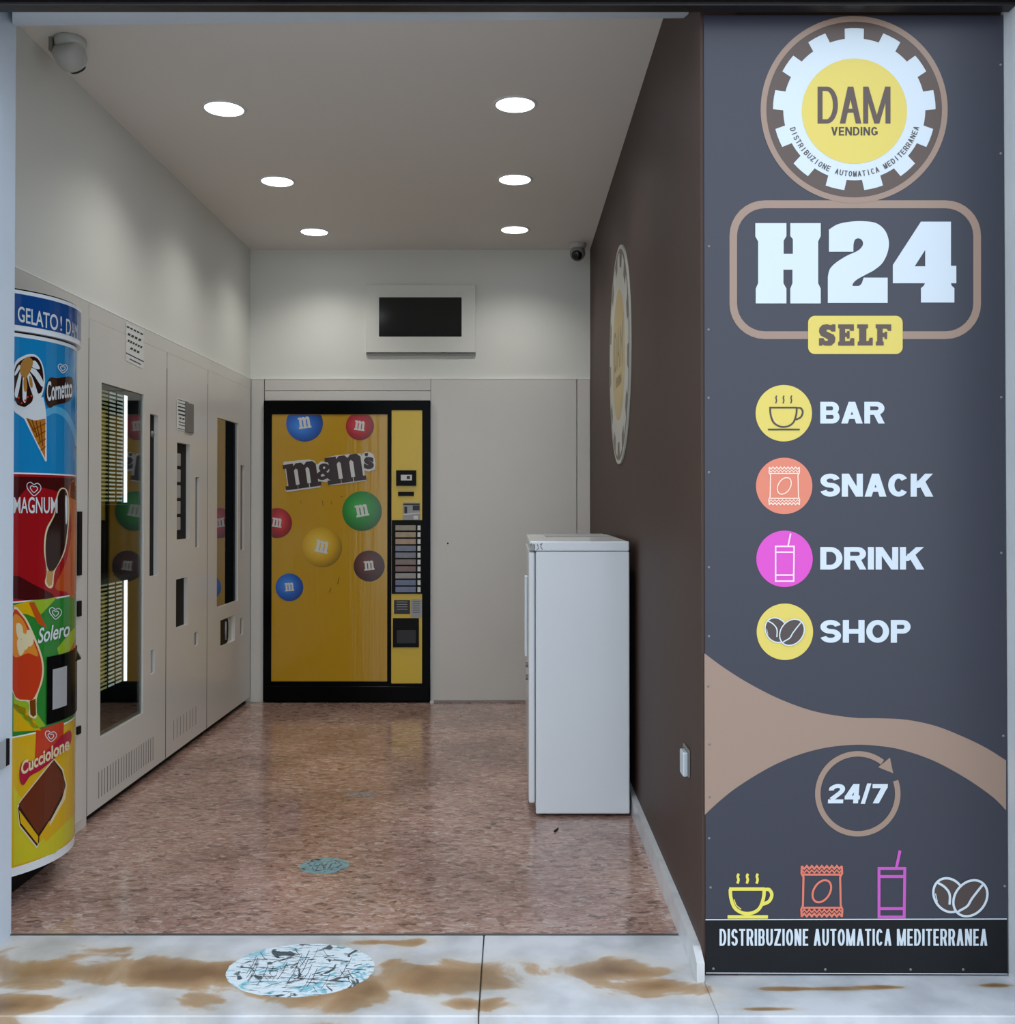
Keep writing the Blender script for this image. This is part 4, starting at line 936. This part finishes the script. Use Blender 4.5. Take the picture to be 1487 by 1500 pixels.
vs, fs = T('DAM', -0.42, -0.26, 0.42, 0.12); art('lettering', rs, M['signt'], W2, 3, ([(-x, y) for x, y in vs], fs)); vs, fs = T('VENDING', -0.28, 0.18, 0.28, 0.28, 0.02); art('lettering', rs, M['signt'], W2, 3, ([(-x, y) for x, y in vs], fs))

# ------------------------------------------------------------------ banner
bn = thing('banner', (onY(1252, 1425, YF).x, YF, 0), 'tall dark vinyl banner with a gear logo and snack icons beside the entrance', 'banner')
bx0, bx1 = onY(1032, 738, YF).x, onY(1473, 738, YF).x - 0.002; bz0, bz1 = onY(1250, 1426, YF).z, 2.66
bm = BM(); box(bm, bx0, bx1, YF - 0.006, YF, bz0, bz1); obj('panel', bm, M['bn'], bn, bevel=0.001)
SB = PlaneY(YF - 0.006)
def B(name, m, layer, *sh, parent=bn): return art(name, parent, M[m], SB, layer, *sh)
c1 = lambda lp: cr(lp, 3.184, 1020, 0); c2 = lambda lp: cr(lp, 3.184, 1020, 280); c3 = lambda lp: cr(lp, 3.184, 1020, 540); c4 = lambda lp: cr(lp, 3.184, 1020, 950); c5 = lambda lp: cr(lp, 3.0534, 1000, 1220)
gc = (1251.2, 160.6)
# H24 frame
B('rounded_frame', 'copper', 0, [c2(rrect(155, 43, 1328, 690, 165)), c2(rrect(190, 80, 1292, 654, 130))])
o = B('logo_ring', 'copper', 1, [circ(*gc, 137, 96)])
B('logo_disc', 'choc', 2, [circ(*gc, 128.5, 96)])
B('gear_print', 'wht', 3, [gear(*gc, 119, 104, 13, 90, 0.49)])
B('logo_centre', 'yel', 4, [circ(1251.3, 163.2, 77, 80)])
B('lettering', 'choc', 5, *G('DAM', 1197.3, 127.5, 1304, 181.5, 0.135, 0.05))
B('lettering', 'dark', 5, *G('VENDING', 1217.3, 186.5, 1285.3, 199, 0.20, 0.13))
s_ = 'DISTRIBUZIONE AUTOMATICA MEDITERRANEA'; sh = []
for i, ch in enumerate(s_):
    if ch == ' ': continue
    a = 196 + 149 * (i + 0.5) / len(s_); rr = math.radians(a - 270); ca, sa = math.cos(rr), math.sin(rr)
    hh = 8.0; gl = G(ch, 0, 0, 1.3 if ch == 'I' else 5.0, hh, 0.15); wch = 1.3 if ch == 'I' else 5.0
    bx, by = gc[0] + 98.5 * math.cos(math.radians(a)), gc[1] - 98.5 * math.sin(math.radians(a))
    for vs, fs in gl: sh.append(([(bx + (u - wch / 2) * ca - (hh - v) * sa, by - ((u - wch / 2) * sa + (hh - v) * ca)) for u, v in vs], fs))
B('lettering', 'dark', 5, *sh)
Hg = [(275, 150), (420, 150), (420, 210), (407, 232), (407, 293), (450, 293), (450, 225), (438, 210), (438, 150), (580, 150), (580, 210), (568, 235), (568, 430), (580, 455), (580, 524), (438, 524), (438, 455), (448, 430), (448, 367), (406, 367), (406, 430), (420, 455), (420, 524), (277, 524), (277, 455), (288, 430), (288, 235), (275, 212)]
def q(pts): return smooth_path(pts, 5)
two = [(618, 283), (618, 180)] + q([(618, 180), (660, 155), (720, 143), (780, 141), (838, 150), (878, 182), (897, 232), (892, 285), (868, 335), (830, 368), (790, 390), (750, 412), (731, 430), (728, 443)]) + q([(757, 443), (770, 432), (780, 404)]) + [(892, 404), (892, 522), (613, 522)] + q([(613, 400), (622, 365), (650, 335), (700, 303), (750, 280), (772, 260), (777, 242), (770, 227), (755, 221), (740, 227), (733, 248), (732, 283)])
four = [(1047, 143), (1187, 143), (1187, 349), (1212, 349), (1212, 430), (1187, 430), (1190, 441), (1203, 453), (1203, 520), (1047, 520), (1047, 453), (1060, 442), (1066, 430), (916, 430), (916, 345)]
B('lettering', 'wht', 2, [c2(Hg)], [c2(two)], [c2(four), c2([(1067, 275), (1067, 351), (1018, 351)])])
pl = B('plate_print', 'yel', 2, [c2(rrect(521, 582, 962, 760, 32))])
Sg = [(648, 622), (648, 655), (630, 655), (622, 646), (608, 646), (606, 654), (620, 661), (640, 670), (648, 685), (645, 706), (628, 721), (600, 721), (588, 716), (586, 721), (572, 721), (572, 686), (592, 686), (600, 699), (612, 699), (614, 692), (600, 684), (580, 674), (572, 658), (574, 638), (588, 624), (608, 621), (628, 626), (631, 622)]
Eg = [(661, 622), (734, 622), (734, 652), (717, 652), (713, 643), (693, 643), (693, 661), (702, 661), (702, 653), (714, 653), (714, 688), (702, 688), (702, 680), (693, 680), (693, 700), (714, 700), (720, 686), (736, 686), (736, 721), (661, 721), (661, 705), (667, 700), (667, 643), (661, 638)]
Lg = [(750, 622), (800, 622), (800, 638), (792, 643), (792, 700), (802, 700), (808, 684), (822, 684), (822, 720), (752, 720), (752, 704), (759, 700), (759, 643), (750, 638)]
Fg = [(836, 622), (908, 622), (908, 652), (893, 652), (888, 642), (868, 642), (868, 662), (877, 662), (877, 656), (889, 656), (889, 690), (877, 690), (877, 681), (868, 681), (868, 700), (873, 704), (873, 720), (837, 720), (837, 704), (843, 700), (843, 642), (836, 638)]
B('lettering', 'choc', 4, [c2(Sg)], [c2(Eg)], [c2(Lg)], [c2(Fg)], parent=pl)
# icons
def cup(cx, cy, s, wd, m, par, lay, full=False, sw=0.7):
    f = lambda pts: [(cx + x * s, cy + y * s) for x, y in pts]
    bowl = smooth_path([(-64, -26), (-62, 5), (-50, 40), (-28, 58), (-2, 64), (26, 58), (46, 40), (58, 5), (60, -26)], 5)
    sh = [stroke(f(bowl + [(60, -26)]), wd), stroke(f([(-68, -26), (62, -26)]), wd), stroke(f(smooth_path([(60, -24), (78, -24), (88, -8), (84, 10), (74, 22), (54, 30)], 4)), wd), stroke(f([(-74, 76), (74, 76)]), wd)]
    for dx in (-36, -2, 34):
        sh.append(stroke(f(smooth_path([(dx + 3, -82), (dx - 1, -72), (dx + 2, -60), (dx - 2, -46)], 4)), wd * sw))
    art('cup_icon', par, m, SB, lay, *sh)
    art('cup_icon', par, M['peach'] if not full else m, SB, lay, stroke(f(smooth_path([(-50, 12), (-42, 34), (-24, 48)], 4)), wd * 0.3))
def wrapper(cx, cy, s, wd, m, par, lay):
    f = lambda pts: [(cx + x * s, cy + y * s) for x, y in pts]
    z = lambda y, sg: [(-70 + 140 * k / 16, y + (6 if k % 2 else -4) * sg) for k in range(17)]
    sh = [stroke(f(z(-84, 1)), wd), stroke(f(z(84, -1)), wd), stroke(f([(-70, -88), (-71, -62), (-64, -50), (-66, 50), (-72, 64), (-70, 90)]), wd), stroke(f([(70, -88), (71, -62), (64, -50), (66, 50), (72, 64), (70, 90)]), wd),
          stroke(f([(-66, -58), (66, -58)]), wd), stroke(f([(-66, 58), (66, 58)]), wd), stroke(f(z(-70, 1)), wd * 0.7), stroke(f(z(70, -1)), wd * 0.7), stroke(f(circ(0, 0, 28, 32, 42, 32)), wd, True)]
    art('wrapper_icon', par, m, SB, lay, *sh)
def drink(cx, cy, s, wd, m, par, lay):
    f = lambda pts: [(cx + x * s, cy + y * s) for x, y in pts]
    sh = [stroke(f([(-42, -58), (44, -58), (42, 104), (-42, 104)]), wd, True), stroke(f([(-42, -31), (44, -31)]), wd), stroke(f([(-42, 76), (42, 76)]), wd), stroke(f([(16, -60), (28, -118)]), wd)]
    art('drink_icon', par, m, SB, lay, *sh)
def beans(cx, cy, s, wd, par, lay, mw='wht'):
    f = lambda pts: [(cx + x * s, cy + y * s) for x, y in pts]
    b1 = circ(-40, -8, 50, 40, 60, -32); b2 = circ(32, 2, 52, 40, 66, 38)
    art('bean_icon', par, M['bean'], SB, lay, [f(b1)]); art('bean_icon', par, M[mw], SB, lay + 1, stroke(f(b1), wd, True), stroke(f(smooth_path([(-78, -50), (-55, -36), (-38, -12), (-38, 24)], 5)), wd))
    art('bean_icon', par, M['bean'], SB, lay + 2, [f(b2)]); art('bean_icon', par, M[mw], SB, lay + 3, stroke(f(b2), wd, True), stroke(f(smooth_path([(-14, 52), (-4, 44), (22, 28), (38, 2), (74, -44)], 5)), wd), stroke(f([(-86, -14), (-80, 14)]), wd * 0.4))
for cy_, word, m, x1, y0_, y1_ in ((208, 'BAR', 'yel', 878, 155, 256), (547, 'SNACK', 'org', 1105, 490, 597), (887, 'DRINK', 'pink', 1063, 832, 937), (1227, 'SHOP', 'yel', 1000, 1172, 1278)):
    cx_ = 408 + (cy_ - 208) * 0.005
    (px_, py_), = c3([(cx_, cy_)])
    d = B('icon_disc', m, 1, [circ(px_, py_, 41.3, 72)])
    k = 1 / 3.184
    if word == 'BAR': cup(px_, py_, k, 2.5, M['dark'], d, 3)
    if word == 'SNACK': wrapper(px_, py_, k, 1.6, M['peach'], d, 3)
    if word == 'DRINK': drink(px_, py_, k, 2.2, M['lpink'], d, 3)
    if word == 'SHOP': beans(px_, py_, k, 1.7, d, 3)
    a, b = c3([(576 + 2, y0_), (x1, y1_)]); B('lettering', 'wht', 1, *G(word, a[0], a[1], b[0], b[1], 0.27, 0.075))
# copper swoosh and 24/7 ring
up = q([(38, 22), (130, 90), (250, 165), (400, 240), (560, 295), (730, 322), (850, 325), (980, 332), (1120, 362), (1260, 418), (1360, 468), (1445, 522)])
dn = q([(1445, 755), (1380, 690), (1250, 600), (1100, 520), (950, 470), (830, 452), (730, 449), (600, 463), (470, 498), (340, 555), (200, 640), (110, 710), (40, 775)])
B('swoosh_print', 'copper', 0, [c4(up + dn)])
B('clock_ring', 'copper', 1, stroke(c4(circ(753, 677, 186.5, 90, a0=19, a1=-308, open_=True)), 8), [c4([(903, 508), (918, 581), (848, 553)])])
sh = G('24/7', *c4([(613, 631)])[0], *c4([(886, 721)])[0], 0.26, 0.06, lean=2.2)
B('lettering', 'wht', 2, *sh)
# row of icons at the foot
k = 1 / 3.0534
cup(*c5([(291, 282)])[0], k * 1.22, 5.0, M['yline'], bn, 2, True, 0.75)
wrapper(*c5([(622, 260)])[0], k * 1.28, 3.0, M['org2'], bn, 2)
drink(*c5([(934, 236)])[0], k * 1.34, 4.3, M['pink2'], bn, 2)
beans(*c5([(1243, 288)])[0], k * 1.32, 3.4, bn, 2)
B('base_stripe', 'bblack', 0, [[(1033.5, 1346.5), (1475, 1346.5), (1476, 1426), (1034, 1426)]])
B('white_line', 'wht', 1, stroke([(1033.5, 1347), (1475, 1346)], 1.6), stroke([(1034, 1425), (1476, 1426.5)], 1.2))
B('lettering', 'wht', 2, *G('DISTRIBUZIONE AUTOMATICA MEDITERRANEA', 1054, 1360.5, 1446, 1385, 0.135, 0.085))
for x, y in [(1038.5, 361), (1038, 483), (1038, 583), (1038.5, 692), (1038.5, 831), (1038.5, 932), (1037.5, 1005), (1039.5, 1090), (1039.5, 1167), (1039, 1228), (1041, 1300), (1045, 1419), (1209, 1420), (1334, 1420), (1411, 1420), (1466, 95), (1466, 225), (1467, 582), (1467, 810), (1470, 1078), (1472, 1298)]:
    p = onY(x, y, YF - 0.006); bm = BM(); lathe(bm, [(0.0036, 0), (0.0036, 0.001), (0.0015, 0.0022)], (p.x, p.y, p.z), 10, (0, -1, 0)); obj('screw', bm, M['grey'], bn)

# ------------------------------------------------------------------ latches
YLt = 1500 * XR1 / (1007 - 752)
za, zb = onY(1007, 1094, YLt).z, onY(1007, 1133, YLt).z
t = thing('shutter_lock', (xr(YLt), YLt, zb), 'small silver shutter lock box fixed low on the brown wall', 'lock')
bm = BM(); box(bm, xr(YLt) - 0.006, xr(YLt) - 0.0003, YLt - 0.05, YLt + 0.05, zb, za); obj('plate', bm, M['grey'], t, bevel=0.002)
bm = BM(); box(bm, xr(YLt) - 0.022, xr(YLt) - 0.006, YLt - 0.048, YLt + 0.01, zb + 0.002, za - 0.006); obj('lock_box', bm, mat('silver_case', 'c2cbd0', 0.3, metal=0.3), t, bevel=0.004)
bm = BM(); box(bm, xr(YLt) - 0.014, xr(YLt) - 0.006, YLt + 0.012, YLt + 0.03, zb + 0.006, za - 0.01); obj('bolt', bm, M['soft'], t)
yl = 1500 * XJ / (8 - 752); p = onX(8, 1100, XJ)
z1_, z0_ = onX(8, 1080, XJ).z, onX(8, 1121, XJ).z
t = thing('shutter_lock', (XJ, p.y, z0_), 'small silver and black shutter lock on the left entrance jamb', 'lock')
bm = BM(); box(bm, XJ + 0.0003, XJ + 0.012, 2.96, 3.05, z0_, z1_); obj('lock_box', bm, mat('silver_case', 'aeb6bd', 0.3, metal=0.3), t, bevel=0.003)
bm = BM(); box(bm, XJ + 0.0003, XJ + 0.010, 3.051, 3.075, z0_, z1_ - 0.004); obj('bolt', bm, M['soft'], t, bevel=0.002)

# ------------------------------------------------------------------ worn round stickers on the floor, scraps
class PlaneZ:
    slices = None
    def __init__(s, o): s.o = o
    def uv(s, x, y): p = onZ(x, y, 0); return p.x - s.o[0], p.y - s.o[1]
    def pos(s, u, v, d): return (u, v, d)
def scratches(o, n, cx, cy, rx, ry, wd):
    sh = []
    for i in range(n):
        a = random.uniform(0, 6.28); r = random.uniform(0, 0.72) ** 0.6; x, y = cx + rx * r * math.cos(a), cy + ry * r * math.sin(a); q_ = random.choice([(-0.10, 0.5), (0.22, 0.05), (0.15, -0.12), (0.05, 0.2)])
        k = random.uniform(0.3, 1.0); dx, dy = rx * q_[0] * k, ry * q_[1] * k
        if ((x + dx - cx) / rx) ** 2 + ((y + dy - cy) / ry) ** 2 < 0.9: sh.append(stroke([(x - dx * 0.6, y - dy * 0.6), (x + dx * 0.1, y + dy * 0.3), (x + dx, y + dy)], wd * random.uniform(0.4, 1)))
    art('scratches', o, M['ink'], PlaneZ(o.location), 2, *sh, kind='stuff')
def floor_disc(cx, cy, rx, ry, m, name, label, cat, grp, jag=0.03, z=0.0):
    c = onZ(cx, cy, z); ex = abs(onZ(cx + rx, cy, z).x - c.x); ey = (onZ(cx, cy - ry, z).y - onZ(cx, cy + ry, z).y) / 2
    cyw = (onZ(cx, cy - ry, z).y + onZ(cx, cy + ry, z).y) / 2
    bm = BM(); n = 56; lp = []
    for k in range(n):
        a = 6.28318 * k / n; j = 1 + random.uniform(-jag, jag); lp.append((c.x + ex * j * math.cos(a), cyw + ey * j * math.sin(a)))
    A = [bm.verts.new((x, y, z + 0.0002)) for x, y in lp]; B_ = [bm.verts.new((x, y, z + 0.0009)) for x, y in lp]
    bm.faces.new(A[::-1]); bm.faces.new(B_)
    for k in range(n): bm.faces.new([A[k], A[(k + 1) % n], B_[(k + 1) % n], B_[k]])
    for v in bm.verts: v.co -= Vector((c.x, cyw, z))
    o = obj(name, bm, m); o.location = (c.x, cyw, z); return tagp(o, label, cat, grp)
big = floor_disc(440, 1422, 108, 39, worn_sticker('sticker_big', 'c9d6dd', '3f5157', '5fa9b8', 9), 'floor_sticker', 'large worn white and blue round sticker on the marble threshold', 'sticker', 'worn round floor stickers', 0.012)
mid = floor_disc(475, 1268.5, 36, 11.5, worn_sticker('sticker_mid', '7d9c9f', '44403f', '5f9ba4', 14, (0.44, 0.5)), 'floor_sticker', 'faded teal round sticker on the speckled floor inside the entrance', 'sticker', 'worn round floor stickers', 0.03)
floor_disc(530, 1164.5, 24, 4.2, worn_sticker('sticker_far', '8b7f7c', '4a3d3a', 'b0aaa8', 16, (0.44, 0.5)), 'floor_sticker', 'small nearly worn away grey sticker farthest inside on the floor', 'sticker', 'worn round floor stickers', 0.08)
scratches(big, 90, 440, 1422, 106, 37, 0.9); scratches(mid, 26, 475, 1268.5, 35, 11, 0.8)
p = onZ(815, 1217, 0)
bm = BM(); cyl(bm, (p.x - 0.008, p.y - 0.02, 0.004), (p.x + 0.008, p.y + 0.02, 0.004), 0.004, 0.003, 8); tagp(obj('cigarette_butt', bm, M['soft']), 'tiny dark scrap lying on the floor in front of the freezer', 'litter')
